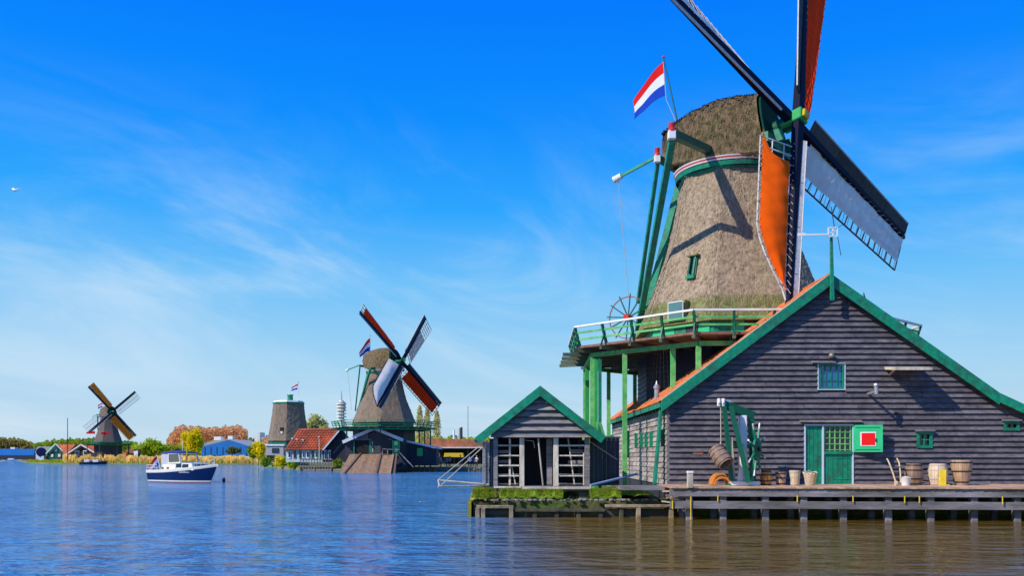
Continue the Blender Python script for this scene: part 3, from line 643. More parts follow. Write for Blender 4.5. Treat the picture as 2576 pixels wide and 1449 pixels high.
def make_flag(name, a, b_, c, d, label, wave=.12, nu=18, parent=None, pole=None, th=.0, n_=(.3, -1, 0), rad=.03, phase=0):
    """a,b hoist top/bottom; c,d fly top/bottom"""
    a, b_, c, d = map(Vector, (a, b_, c, d)); nn = Vector(n_).normalized()
    base = pole[0] if pole else b_
    root = thing(name, base, label, 'flag')
    for si, (m, nm) in enumerate(((fred, 'red_stripe'), (fwhite, 'white_stripe'), (fblue, 'blue_stripe'))):
        mb = MB(); nv = 4
        for j in range(nv+1):
            v = (si+j/nv)/3
            for i in range(nu+1):
                u = i/nu; p = (a*(1-u)+c*u)*(1-v)+(b_*(1-u)+d*u)*v; L_ = (c-a).length
                w_ = wave*L_*(math.sin(u*7+v*2+phase)*u**.7)*.55
                bow = Vector((0, 0, 1))*L_*.07*math.sin(u*math.pi)*(1) + Vector((0, 0, 1))*L_*.035*math.sin(u*8+phase)*u
                mb.v.append(p+nn*w_+bow)
        for j in range(nv):
            for i in range(nu): k = j*(nu+1)+i; mb.f.append((k, k+1, k+nu+2, k+nu+1)); mb.mi.append(0)
        mb.build(nm, m, root, recalc=False, smooth=60)
    if pole: 
        MB().tube(pole[0], pole[1], rad*1.2, rad, n=8).build('pole', pole[2] if len(pole) > 2 else white, root); MB().ball(pole[1], rad*2.2, 8, 6).build('finial', redp, root)
    return root
def windmill(name, label, O, theta, alpha, tau, beta, L, sails, hub, dz=0, k=1, detail=2, cap_turn=13, post_sides=range(8), R_st=7.2, body_mats=(thatch, moss), low=(3.95, 4.15), tail=True, stage_floor=6.45, posts_m=None, posts_z=.6, gallery=True, lead_m=None):
    cx, cy = O; th = R(theta); A = Vector((math.sin(th), -math.cos(th), 0)); Ev = Vector((math.cos(th), math.sin(th), 0))
    root = thing(name, (cx, cy, .5), label, 'windmill'); A0, E0 = A, Ev; A = Vector((math.sin(th+R(cap_turn)), -math.cos(th+R(cap_turn)), 0)); Ev = Vector((math.cos(th+R(cap_turn)), math.sin(th+R(cap_turn)), 0))
    def CP(s, e, z): return Vector((cx, cy, dz+z))+A*s*k+Ev*e*k
    def FP(ad, rr, z, t_=0, o_=0):   # point on a facet whose outward normal is ad degrees from the camera direction (left negative)
        a_ = R(ad); n_ = Vector((math.sin(a_), -math.cos(a_), 0)); t2 = Vector((math.cos(a_), math.sin(a_), 0))
        return Vector((cx, cy, dz+z))+n_*(rr*.924*k+o_)+t2*t_
    prof = [(7.5, 4.25), (7.9, 4.08), (8.62, 3.80), (9.41, 3.46), (10.75, 2.95), (11.6, 2.72), (12.9, 2.44), (14.2, 2.22), (14.75, 2.12)]
    pr = lambda z: float(np.interp(z, [p[0] for p in prof], [p[1] for p in prof]))
    pr_straw = pr
    nz, nper = ((90, 26), (40, 10), (16, 4))[2-detail]
    mb = octshell(MB(), cx, cy, [(z+dz, r*k) for z, r in interp(prof, nz)], alpha, nper, (.016, .02, .02)[2-detail], mi=lambda z: 1 if z < 8.4+dz else 0)
    body = mb.build('thatched_body', list(body_mats), root, smooth=26, recalc=False)
    octshell(MB(), cx, cy, [(7.36+dz, 3.9*k), (7.36+dz, 4.3*k), (7.5+dz, 4.27*k)], alpha, 3).build('thatch_eave', body_mats[1], root, recalc=False)
    octshell(MB(), cx, cy, [(stage_floor+dz-.3, low[0]*k), (7.5+dz, low[0]*k)], alpha, 1).build('green_wall', green if detail == 2 else greend, root)
    octshell(MB(), cx, cy, [(.45, low[1]*k), (stage_floor+dz-.2, low[1]*k)], alpha, 1).build('tarred_base', darkboard, root)
    # cap
    st = [(-3.15, .25, 15.9, 16.65), (-2.7, .85, 15.3, 16.9), (-2.1, 1.5, 14.72, 17.08), (-1.3, 2.1, 14.48, 17.22), (-.3, 2.35, 14.40, 17.42), (.6, 2.1, 14.36, 17.42), (1.42, 1.75, 14.36, 17.34)]
    zz = np.array(st); ns = (40, 18, 10)[2-detail]; na = (26, 14, 10)[2-detail]; mb = MB(); ss = np.linspace(-3.15, 1.42, ns)
    for i, s_ in enumerate(ss):
        w_, bb, hh = (float(np.interp(s_, zz[:, 0], zz[:, q])) for q in (1, 2, 3))
        for j in range(na+1):
            ph = math.pi*j/na; e_ = -w_*math.copysign(abs(math.cos(ph))**.85, math.cos(ph)); z_ = bb+(hh-bb)*abs(math.sin(ph))**.82
            fwd = .65*(1-(z_-bb)/(hh-bb))*max(0, (s_+3.15)/4.35)**1.5
            nzz = .016*float(rng.normal()) if detail == 2 else 0
            mb.v.append(CP(s_+fwd, e_*(1+nzz*.5), z_+nzz))
    for i in range(ns-1):
        for j in range(na): q = i*(na+1)+j; mb.f.append((q, q+1, q+na+2, q+na+1)); mb.mi.append(0)
    mb.f.append(tuple(range(na+1))); mb.mi.append(0)
    # underside
    mb.f += [(i*(na+1), (i+1)*(na+1), (i+1)*(na+1)+na, i*(na+1)+na) for i in range(ns-1)]; mb.mi += [0]*(ns-1)
    cap = mb.build('cap', thatchcap, root, smooth=50, recalc=True)
    if detail == 2:
        n_ = 9000; ii = rng.integers(0, ns-2, n_); jj = rng.integers(1, int(na*.8), n_); fu = rng.uniform(0, 1, (n_, 1)); VV = np.array([tuple(x) for x in mb.v]).reshape(ns, na+1, 3)
        p0 = VV[ii, jj]*(1-fu)+VV[ii+1, jj]*fu; p1 = VV[ii, jj-1]*(1-fu)+VV[ii+1, jj-1]*fu; gj = rng.uniform(0, 1, (n_, 1)); p0 = p0*(1-gj)+p1*gj; dd = p1-p0; dd /= np.linalg.norm(dd, axis=1)[:, None]; tt = VV[ii+1, jj]-VV[ii, jj]; tt /= np.linalg.norm(tt, axis=1)[:, None]
        nv_ = np.cross(tt, dd); nv_ *= np.sign((nv_*(p0-np.array(CP(-.5, 0, 14.5)))).sum(1))[:, None]; w_ = rng.uniform(.006, .016, (n_, 1)); ln = rng.uniform(.10, .30, (n_, 1)); lift = rng.uniform(.002, .018, (n_, 1)); sk = rng.normal(0, .12, (n_, 1))
        Q = np.stack([p0-tt*w_-nv_*.01, p0+tt*w_-nv_*.01, p0+tt*(w_+sk*ln)+dd*ln+nv_*lift, p0+tt*(-w_+sk*ln)+dd*ln+nv_*lift], 1).reshape(-1, 3)
        o = quadmesh('cap_straw', Q-np.array(wloc(root)), np.arange(4*n_).reshape(-1, 4), thatchcap, root); o['kind'] = 'stuff'
        n_ = 22000; z = rng.uniform(7.55, 14.0, n_); fa = rng.integers(-2, 2, n_); Q = np.empty((n_, 4, 3))
        for q in range(n_):
            ad = alpha+22.5+45*fa[q]; R_ = pr_straw(z[q]); t_ = rng.uniform(-.37, .37)*R_; w_ = rng.uniform(.005, .012); ln = rng.uniform(.06, .20); R2 = pr_straw(z[q]-ln); sk = rng.normal(0, .1)*ln; lf = rng.uniform(.003, .014)
            Q[q] = (FP(ad, R_, z[q], t_-w_, -.015), FP(ad, R_, z[q], t_+w_, -.015), FP(ad, R2, z[q]-ln, t_+w_+sk, lf), FP(ad, R2, z[q]-ln, t_-w_+sk, lf))
        Q = Q.reshape(-1, 3); zc_ = z < 8.35
        me = bpy.data.meshes.new('straw'); me.from_pydata([tuple(x) for x in Q-np.array(wloc(root))], [], [tuple(4*i+j for j in range(4)) for i in range(n_)]); me.materials.append(body_mats[0]); me.materials.append(body_mats[1]); me.polygons.foreach_set('material_index', zc_.astype(int))
        o = bpy.data.objects.new('body_straw', me); COL.objects.link(o); o.parent = root; o['kind'] = 'stuff'
    fr = [mb.v[(ns-1)*(na+1)+j] for j in range(na+1)]
    frv = [Vector(p)+A*.06*k for p in fr]; cen = sum(frv, Vector())/len(frv); frv = [cen+(p-cen)*.94 for p in frv]
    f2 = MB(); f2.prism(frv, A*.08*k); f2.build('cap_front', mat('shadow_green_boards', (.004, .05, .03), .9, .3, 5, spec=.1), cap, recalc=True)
    if detail >= 1:
        # rolled eave edge
        mb2 = MB(); pth = [Vector(mb.v[i*(na+1)]) for i in range(ns)]; mb2.path([p+Vector((0, 0, .02)) for p in pth], .09*k, 6)
        mb2.build('eave_roll', thatchcap, cap)
        m3 = MB()
        for z0, z1, r0, r1, mi_ in ((13.98, 14.15, 2.36, 2.40, 0), (14.19, 14.25, 2.40, 2.43, 1), (14.25, 14.31, 2.43, 2.45, 2), (14.31, 14.36, 2.45, 2.47, 1)):
            m3.lathe([(r0*k, z0+dz), (r1*k, z1+dz), ((r1-.1)*k, z1+dz+.005)], (cx, cy, 0), 48, mi=mi_)
        m3.build('curb_ring', [green, white, redp], root, smooth=40)
        m3 = MB()
        for q in range(8):
            a_ = R(alpha)+q*math.pi/4+math.pi/8
        octshell(m3, cx, cy, [(13.88+dz, 2.30*k), (13.99+dz, 2.36*k), (13.99+dz, 2.1*k)], alpha, 1); m3.build('curb_board', green if detail == 2 else lgreen, root)
    # shaft and poll end
    H_ = Vector(hub); ta, be = R(tau), R(beta)
    nn = Vector((math.sin(th)*math.cos(ta), -math.cos(th)*math.cos(ta), math.sin(ta)))
    e1 = Vector((math.cos(th), math.sin(th), 0)); e2 = Vector((-math.sin(th)*math.sin(ta), math.cos(th)*math.sin(ta), math.cos(ta)))
    Bd = math.cos(be)*e2+math.sin(be)*e1; Dd = math.cos(be)*e1-math.sin(be)*e2
    MB().tube(H_-nn*2.4*k, H_, .30*k, n=12).build('windshaft', greend, root, smooth=40)
    MB().bar(H_-nn*.55*k, H_+nn*.42*k, .56*k, .56*k, up=Bd).build('poll_end', mat('mid_green_paint', (.03, .33, .08), .5, .15, 3), root, bevel=.04*k)
    MB().bar(H_+nn*.42*k, H_+nn*.55*k, .36*k, .36*k, up=Bd).build('gilt_boss', gold, root, bevel=.03*k)
    m4 = MB()
    for sg in (-1, 1): m4.bar(CP(1.9, sg*.75, 15.25), CP(2.5, sg*.7, 15.3), .25*k, .5*k)
    m4.bar(CP(2.05, -1.7, 15.0), CP(2.05, 1.7, 15.0), .3*k, .4*k); m4.build('storm_beam', green, root)
    dirs = {'A': (-Dd, Bd, -.14), 'B': (Bd, Dd, .14), 'C': (-Bd, -Dd, .14), 'D': (Dd, -Bd, -.14)}
    for key, (d, lat, off) in dirs.items():
        sp_ = sails[key]; c0 = H_+nn*off*k
        sail = MB().bar(c0, c0+d*L, .40*k, .34*k, up=nn, w2=.20*k, h2=.16*k).build('sail', navy, root, bevel=.01*k)
        def pt(s_, w_, n_=0):
            tw = sp_.get('tw', (28, 13)); om = R(tw[0]+(tw[1]-tw[0])*min(1, s_/L)); l2 = lat*math.cos(om)-nn*math.sin(om); n2 = nn*math.cos(om)+lat*math.sin(om)
            return c0+d*s_+l2*w_*k+n2*n_*k
        taper = sp_.get('taper'); Wd = sp_.get('w', 1.72)
        def wid(s_):
            if not taper: return Wd
            f = max(0, (s_-taper[0]*L)/((taper[1]-taper[0])*L)); return Wd*max(.0, 1-min(1, f)**1.7) + Wd*.0
        s0 = sp_.get('s0', 1.55*k); nb = int((L-s0)/(.45*k)); mbt = MB(); lm = sp_.get('lath', lathd)
        thk = .045*k*(1.0 if detail == 2 else 1.5)
        for i in range(nb+1):
            s_ = s0+i*(L-.05-s0)/nb
            if wid(s_) > .1: mbt.bar(pt(s_, -.24 if detail == 2 else -.1, -.02), pt(s_, wid(s_)+.04, -.02), thk, thk)
        for fr_ in ((1., .66, .33) if detail else (1., .5)):
            pts = [pt(s_, wid(s_)*fr_, -.05) for s_ in np.linspace(s0, L-.05, 14)]
            for p_, q_ in zip(pts, pts[1:]):
                if (p_-q_).length > .01: mbt.bar(p_, q_, thk, thk*1.3)
        mbt.build('lattice', lm, sail)
        # leading boards
        nl = 4 if detail else 2; lb = sp_.get('lead', .62)
        for i in range(nl):
            s1, s2 = s0*.72+(L-s0*.72)*i/nl, s0*.72+(L-s0*.72)*(i+1)/nl-.03*k
            q = [pt(s1, -.16, .03), pt(s2, -.16, .03), pt(s2, -lb, .05), pt(s1, -lb, .05)]; n2 = (q[1]-q[0]).cross(q[3]-q[0]).normalized()*.03*k
            MB().hexa([p-n2 for p in q]+[p+n2 for p in q]).build('leading_board', sp_.get('leadm', lead_m or lead), sail)
        MB().bar(pt(s0*.72, -lb, .05), pt(L, -lb, .05), .055*k, .08*k).build('leading_edge', lath, sail)
        if sp_.get('cloth'):
            c_a, c_b = sp_.get('cs', (.17, .985)); nu, nv = (44, 10) if detail == 2 else (20, 6); mc = MB(); cw = sp_.get('cw', .92)
            for i in range(nu+1):
                for j in range(nv+1):
                    g = j/nv; f = i/nu
                    sa_, sb_ = c_a*L, c_b*L
                    top = sa_+(-.35*k*g**2*2 if sp_.get('horn') else .0)
                    s_ = top+(sb_-top)*f; w_ = .16+(wid(s_)*cw-.16)*g
                    if wid(s_)*cw < .16: w_ = .16*g
                    if sp_.get('scoop'): top = sa_+sp_['scoop']*(1-g**5); s_ = top+(sb_-top)*f; w_ = .30+(wid(s_)*cw-.30)*g if wid(s_)*cw > .30 else .28+.02*g
                    bil = sp_.get('bil', .12)*math.sin(math.pi*g)*abs(math.sin(math.pi*f))**.5
                    mc.v.append(pt(s_, w_, .06+(.035*math.sin(s_*4.1+g*5)+.02*math.sin(s_*9.3-g*7+1)+.025*math.sin(g*9+s_*1.3))*(sp_.get('fold', .6))+.5*bil))
            for i in range(nu):
                for j in range(nv): q = i*(nv+1)+j; mc.f.append((q, q+1, q+nv+2, q+nv+1)); mc.mi.append(0)
            mc.build('sailcloth', sp_['cloth'], sail, smooth=60, recalc=False)
            if detail == 2:
                mr_ = MB(); 
                for s_ in np.linspace(c_a*L+.3, c_b*L-.2, 22): mr_.path([pt(s_, wid(s_)*cw, .08), pt(s_+.12, wid(s_)+.03, .02)], .012, 5); 
                for s_ in np.linspace(c_a*L+.3, c_b*L-.2, 20): mr_.path([pt(s_, .18, .08), pt(s_+.2, .05, .14)], .012, 5)
                mr_.build('sail_lashing', rope, sail)['kind'] = 'stuff'
    # tail
    if tail:
        pm = green; LB_ = 5.85 if detail == 2 else 3.4
        MB().bar(CP(-.1, -LB_, 14.32), CP(-.1, 0, 14.95), .28*k, .3*k).bar(CP(-.1, 0, 14.95), CP(-.1, LB_, 14.32), .28*k, .3*k).build('cross_beam', greend if detail == 2 else green, root)
        MB().bar(CP(-2.6, -1.85, 15.0), CP(-2.6, 1.85, 15.0), .22*k, .24*k).build('cross_beam', greend, root)
        if detail == 2:
            for (s_, e_, z_, r_) in ((-.1, -LB_-.02, 14.3, .18), (-2.6, -1.9, 15.0, .16)):
                p = CP(s_, e_, z_); MB().box(p+Vector((-r_*.8, -r_*.8, -.22)), p+Vector((r_*.8, r_*.8, .1))).build('beam_cap', white, root, bevel=.02)
                MB().lathe([(r_*.95, -.02), (r_*.95, .05), (r_*.6, .12), (r_*.75, .3), (.01, .32)], p+Vector((0, 0, .1)), 10).build('beam_finial', redp, root, smooth=40)
                MB().lathe([(r_*.82, 0), (r_*.82, .09)], p+Vector((0, 0, -.12)), 10).build('red_collar', redp, root)
        foot = CP(-4.4, 0, 7.3)
        MB().bar(CP(-2.2, 0, 14.9), foot, .34*k, .30*k).build('tail_pole', green, root)
        for sg in (-1, 1):
            MB().bar(CP(-.1, sg*(LB_-.08), 14.2), foot+Ev*sg*.2*k+Vector((0, 0, .5)), .24*k, .24*k).build('tail_brace', green, root)
            MB().bar(CP(-2.6, sg*1.8, 14.95), foot+Ev*sg*.18*k+Vector((0, 0, 1.8)), .15*k, .15*k).build('tail_brace', green, root)
        am = MB().bar(CP(-2.6, -1.8, 15.1), CP(-4.45, -1.9, 14.5), .09*k, .12*k).build('brake_lever', green, root)
        MB().tube(CP(-4.35, -1.9, 14.53), CP(-4.72, -1.92, 14.4), .13*k, .15*k).build('lever_weight', white, am)
        MB().tube(CP(-4.5, -1.9, 14.4), CP(-4.45, -1.0, 9.2), .014*k*(1 if detail == 2 else 1.5), n=5).build('brake_rope', rope, am)
        if detail == 2:
            # capstan wheel
            wc = CP(-4.5, -.95, 8.35); ax_ = Vector((-.55, -.83, 0)).normalized(); wb = MB().tube(wc-ax_*.25, wc+ax_*.25, .14).build('capstan_hub', redp, root)
            u_ = ax_.cross(Vector((0, 0, 1))).normalized(); w2 = Vector((0, 0, 1)); rim = MB(); n_ = 24
            for i in range(n_):
                a_, b_ = 2*math.pi*i/n_, 2*math.pi*(i+1)/n_
                rim.bar(wc+(u_*math.cos(a_)+w2*math.sin(a_))*.95, wc+(u_*math.cos(b_)+w2*math.sin(b_))*.95, .045, .04, up=ax_)
            rim.build('capstan_rim', mat('faded_red', (.28, .08, .08), .6, .2, 5), wb)
            for i in range(12):
                a_ = 2*math.pi*i/12+.1; MB().bar(wc, wc+(u_*math.cos(a_)+w2*math.sin(a_))*1.08, .05, .05).build('spoke', greend, wb)
    # stage
    def SV(q, rr, z, o_=0):
        a_ = R(alpha)+q*math.pi/4; return Vector((cx+math.sin(a_)*(rr*k+o_), cy-math.cos(a_)*(rr*k+o_), z+dz))
    midg = mat('gallery_green', (.01, .26, .09), .6, .15, 3)
    if gallery:
        Z = stage_floor; Ri = low[1]-.2
        for q in range(8):
            a_, b_ = SV(q, R_st, Z), SV(q+1, R_st, Z); c_, d_ = SV(q, Ri, Z), SV(q+1, Ri, Z)
            ns_ = (22, 6, 1)[2-detail]; hgt = Vector((0, 0, -.06*k))
            for i in range(ns_):
                f0, f1 = i/ns_, (i+1)/ns_-.003; zz_ = Vector((0, 0, random.uniform(-.008, .008)))
                p = [a_.lerp(b_, f0), a_.lerp(b_, f1), c_.lerp(d_, f1), c_.lerp(d_, f0)]; p = [x+zz_ for x in p]
                MB().hexa([x+hgt for x in p]+p).build('stage_plank', mat('stage_board', (.20, .155, .11), .8, .3, 3, pervar=.25), root)
        jm = mat('stage_joist', (.10, .12, .08), .8, .3, 3)
        for q in range(8):
            for f in ((0, .25, .5, .75) if detail else (0, .5)):
                jo = .75 if (detail == 2 and q in (6, 5)) else .35; o1, i1 = SV(q, R_st+jo, Z-.15).lerp(SV(q+1, R_st+jo, Z-.15), f), SV(q, Ri, Z-.15).lerp(SV(q+1, Ri, Z-.15), f)
                MB().bar(i1, o1, .12*k, .14*k).build('stage_joist', jm if detail == 2 else greend, root)
            a_, b_ = SV(q, R_st-.5, Z-.31), SV(q+1, R_st-.5, Z-.31)
            MB().bar(a_, b_, .14*k, .17*k).build('ring_beam', lgreen if detail == 2 else midg, root)
            if detail == 2: MB().bar(SV(q, R_st+.05, Z-.0), SV(q+1, R_st+.05, Z-.0), .05, .09).build('edge_board', mat('rusty_board', (.22, .11, .07), .8, .35, 3), root)
            # railing
            rz = Z+.80*k; fl_ = .28
            MB().bar(SV(q, R_st, rz, fl_), SV(q+1, R_st, rz, fl_), .10*k, .07*k).build('top_rail', white if detail == 2 else midg, root)
            for h_ in ((.30, .56) if detail else (.4,)):
                MB().bar(SV(q, R_st, Z+h_*k, fl_*h_/.8), SV(q+1, R_st, Z+h_*k, fl_*h_/.8), .04*k, .075*k).build('mid_rail', lgreen if detail == 2 else midg, root)
            for f in ((0, .25, .5, .75) if detail == 2 else (0, .33, .66)):
                p0_, p1_ = SV(q, R_st, Z-.12).lerp(SV(q+1, R_st, Z-.12), f), SV(q, R_st, rz, fl_).lerp(SV(q+1, R_st, rz, fl_), f)
                b1 = MB().bar(p0_, p1_, .09*k, .09*k)
                if detail == 2:
                    dout = (p1_-p0_); dout.z = 0; b1.bar(p0_+dout.normalized()*.33+Vector((0, 0, 0)), p0_.lerp(p1_, .55), .05, .05)
                b1.build('rail_post', greend if detail == 2 else green, root)
        pm = posts_m or lgreen
        for q in post_sides:
            fs = {7: (0, .33, .78), 5: (0, .28, .67), 6: (0,)}[q] if (detail == 2 and q in (5, 6, 7)) else ((0, .5) if detail else (0,))
            for f in fs:
                p = SV(q, R_st-.5, Z-.4).lerp(SV(q+1, R_st-.5, Z-.4), f)
                MB().box((p.x-.085*k, p.y-.085*k, posts_z), (p.x+.085*k, p.y+.085*k, p.z)).build('stage_post', pm, root)
    return root, FP, pr, CP, SV, body, dirs, H_, nn

hub = P(2000, 300, 35.7)
mill, FP, pr, CP, SV, body, dirs, H_, nn = windmill('windmill', 'huge thatched windmill with orange, red and white sails behind the black barn', (9.52, 38.0), 42, -24, 10, 21, 9.6,
    {'A': dict(cloth=whitecl, cs=(.2, .95), cw=.5, lath=lathd, lead=.45), 'B': dict(cloth=redcl, cs=(.14, .98), lath=lath, bil=.15, tw=(22, -4), fold=.3),
     'C': dict(cloth=orange, cs=(.12, .885), taper=(.60, .90), lath=lath, scoop=1.25, w=1.6, leadm=lath, lead=.40, cw=.97, bil=.25, fold=.35), 'D': dict(cloth=whitecl, cs=(.15, .985), cw=.80, bil=.1, lead=.72)}, hub, k=1, detail=2)
# details of the big mill: windows in the thatch, braces of the stage, boards of the base
dw_ = MB(); zc = 8.05
f_ = lambda z, t_, o_=0, ad=-46.5: FP(ad, pr(z), z, t_, o_)
dm = MB().hexa([f_(7.45, -.62, -.3), f_(7.45, .42, -.3), f_(7.45, .42, .10), f_(7.45, -.62, .10), f_(8.28, -.42, -.3), f_(8.28, .42, -.3), f_(8.28, .42, .36), f_(8.28, -.42, .20)]).build('dormer', moss, mill)
MB().prism([f_(7.5, -.30, .12), f_(7.5, .36, .12), f_(8.22, .36, .42), f_(8.22, -.30, .42)], (-.02, -.03, 0)).build('dormer_window', mat('window_sky_glass', (.08, .20, .19), .15, .1, 3, spec=.8), dm)
mm = MB()
for a_, b_ in (((7.5, -.34), (8.24, -.34)), ((7.5, .38), (8.24, .38)), ((8.24, -.34), (8.24, .38)), ((7.86, -.34), (7.86, .38))): 
    o1 = .13+.29*(a_[0]-7.5)/.74; o2 = .13+.29*(b_[0]-7.5)/.74; mm.bar(f_(a_[0], a_[1], o1+.02), f_(b_[0], b_[1], o2+.02), .035, .035)
mm.build('window_frame', white, dm)
sw = MB().hexa([f_(9.35, -.02, -.2), f_(9.35, .42, -.2), f_(9.35, .42, .05), f_(9.35, -.02, .05), f_(10.22, .0, -.2), f_(10.22, .36, -.2), f_(10.22, .36, .14), f_(10.22, .0, .14)]).build('small_window', greend, mill)
MB().bar(f_(9.32, .0, .10), f_(9.32, .42, .10), .12, .12).build('sill', green, sw); MB().bar(f_(9.4, .32, .1), f_(10.2, .30, .16), .05, .06).build('frame', green, sw)
MB().bar(f_(9.45, .16, .09), f_(10.15, .16, .15), .02, .22).build('pane', glass, sw); MB().bar(f_(10.25, -.1, .14), f_(10.25, .42, .14), .25, .06).build('lintel', moss, sw)
# diagonal braces and heavy corner posts on the left of the stage
for dx_, m in ((.15, mat('mid_green_paint', (.03, .33, .08), .5, .15, 3)), (.29, green)):
    p = SV(7, 6.7, 6.0); MB().box((p.x+dx_-.065, p.y-.0-dx_, .6), (p.x+dx_+.065, p.y+.12-dx_, p.z)).build('stage_post', m, mill)
    MB().bar((p.x+dx_, p.y-dx_, 3.4), (p.x+dx_+.22, p.y-dx_, 2.6), .1, .1).build('post_brace', lgreen, mill)
p6 = SV(6, 6.7, 6.0); 
for f in (.36,): 
    q_ = SV(6, 6.7, 6.0).lerp(SV(7, 6.7, 6.0), f); MB().box((q_.x-.09, q_.y, .6), (q_.x+.09, q_.y+.18, q_.z)).build('stage_post', mat('mid_green_paint', ()), mill)
for ad in (-91.5, -46.5, -1.5):
    for r in range(26):
        z = 1.2+r*.2
        if ad == -1.5 and z < 4.6: continue
        a_, b_ = FP(ad, 4.15, z, -1.57, .045), FP(ad, 4.15, z, 1.57, .045); c_, d_ = FP(ad, 4.15, z+.2, -1.57, .012), FP(ad, 4.15, z+.2, 1.57, .012)
        n_ = (a_-FP(ad, 4.15, z, -1.57, 0)).normalized()*.02
        MB().hexa([a_-n_, b_-n_, b_, a_, c_-n_, d_-n_, d_, c_]).build('base_plank', darkboard, mill)
# green wall panels and doors at stage level
for ad in (-46.5, -1.5):
    for j in range(5):
        t0 = -1.4+j*.56; MB().prism([FP(ad, 3.95, 6.5, t0, .02), FP(ad, 3.95, 6.5, t0+.53, .02), FP(ad, 3.95, 7.36, t0+.53, .02), FP(ad, 3.95, 7.36, t0, .02)], (FP(ad, 3.95, 7, 0, .05)-FP(ad, 3.95, 7, 0, .02))).build('wall_panel', [mint, mint, green, darkboard, mint][j] if ad < -2 else [green, mint, darkboard, green, mint][j], mill)
make_flag('flag', P(1668, 154, 40.4), P(1673, 240, 40.3), P(1589, 262, 41.9), P(1594, 306, 41.8), 'large red, white and blue flag flying from the cap of the huge windmill', pole=(P(1708, 322, 40.2), P(1669, 143, 40.5), greend), wave=.16, nu=26)
MB().path([P(1668, 154, 40.4), P(1676, 250, 40.25), P(1706, 318, 40)], .012).build('halyard', rope, bpy.data.objects['flag'])

# second mill
D2 = 117.; c2x = (966-1288)/FPX*D2
m2l = {'A': dict(cloth=redcl, cs=(.17, .93), lath=lath, bil=.3, w=1.75), 'B': dict(cloth=mat('grey_sailcloth', (.42, .42, .42), .8, .1, 3, trans=.3), cs=(.2, .72), lath=lath, cw=.95, w=2.0), 'C': dict(cloth=whitecl, cs=(.12, .99), taper=(.72, 1.0), bil=.5, w=1.8), 'D': dict(cloth=redcl, cs=(.20, .96), lath=lath, bil=.3, w=1.75)}
windmill('windmill', 'thatched windmill with red sails and green gallery above the white-trimmed waterside boathouse', (c2x, D2), 54, 2, 10, 42, 8.7, m2l, P(1011, 907, D2-2.2), dz=-.85, k=1, detail=1, R_st=6.7, stage_floor=6.75, body_mats=(mat('thatch_far', (.20, .15, .105), .9, .35, 3, (1, 1, .3), .3, 8, bdist=.04), mat('thatch_far', ())), posts_m=greend, post_sides=(2, 3, 4, 5), lead_m=mat('dark_boards', (.035, .04, .045)))
make_flag('flag', P(931, 849, D2+1), P(930, 884, D2+1), P(903, 890, D2), P(905, 902, D2), 'red, white and blue flag on the cap of the windmill with red sails', pole=(P(931, 912, D2+1), P(931, 845, D2+1), white), wave=.1, rad=.035)
# third mill
D3 = 240.; c3x = (272-1288)/FPX*D3
m3l = {'A': dict(cloth=ochre, cs=(.14, .99), lath=lath, w=2.2), 'B': dict(lath=mat('grey_lath', (.4, .4, .42)), w=2.2), 'C': dict(lath=mat('grey_lath', ()), w=2.0), 'D': dict(cloth=ochre, cs=(.14, .97), lath=lath, w=2.2)}
windmill('windmill', 'small distant windmill with ochre sails standing by houses on the far left bank', (c3x, D3), 48, 3, 10, 50, 8.9, m3l, P(283, 1036, D3-2.4), dz=-1.4, k=.92, detail=0, R_st=6.6, stage_floor=6.9, body_mats=(mat('thatch_far2', (.13, .105, .09), .9, .2, 2), mat('thatch_far2', ())), posts_m=greend)
make_flag('flag', P(258, 1014, D3), P(257, 1025, D3), P(246, 1020, D3), P(247, 1030, D3), 'tiny red, white and blue flag above the distant windmill with ochre sails', pole=(P(259, 1050, D3), P(259, 1012, D3), white), wave=.1, rad=.05)
for i, (u0, u1, v0, v1, lab) in enumerate(((217, 239, 1085, 1092, 'small red banner hung left of the distant windmill with ochre sails'), (254, 275, 1088, 1094, 'small red banner hung across the body of the distant windmill with ochre sails'))):
    a_, b_ = P(u0, v0, D3-5.5), P(u1, v1, D3-5.5); mb = MB()
    for j in range(7):
        f = j/6; x_ = a_.x+(b_.x-a_.x)*f; mb.v += [(x_, a_.y+.15*math.sin(j*2), a_.z-(.25 if i == 0 else 0)*(1-f)), (x_, a_.y+.1*math.sin(j*2+1), b_.z)]
    for j in range(6): mb.f.append((2*j, 2*j+1, 2*j+3, 2*j+2)); mb.mi.append(0)
    tag(mb.build('banner', fred, recalc=False), lab, 'banner')
# capless mill stump
D4 = 165.; c4x = (726-1288)/FPX*D4
stp = thing('mill_stump', (c4x, D4, .4), 'capless thatched mill body with white-rimmed flat top and small green turret', 'windmill')
pf = [(5.0, 4.0), (6.2, 3.72), (8.2, 3.35), (10.2, 3.05), (12.0, 2.85)]
octshell(MB(), c4x, D4, interp(pf, 40), 8, 12, .02).build('thatched_body', mat('thatch_far', ()), stp, smooth=26, recalc=False)
octshell(MB(), c4x, D4, [(.4, 3.7), (4.2, 3.7), (5.0, 3.75), (5.0, 3.9)], 8, 1).build('lower_wall', greend, stp)
octshell(MB(), c4x, D4, [(11.9, 2.9), (12.25, 2.95), (12.27, 2.7)], 8, 1).build('green_rim', green, stp)
m_ = MB(); octshell(m_, c4x, D4, [(12.25, 2.85), (12.55, 2.7), (12.6, .1)], 8, 1); m_.build('white_top', white, stp)
MB().tube((c4x+.3, D4, 12.5), (c4x+.3, D4, 13.6), .55, .5, 12).tube((c4x+.3, D4, 13.6), (c4x+.3, D4, 13.75), .65, .6, 12).build('turret', green, stp)
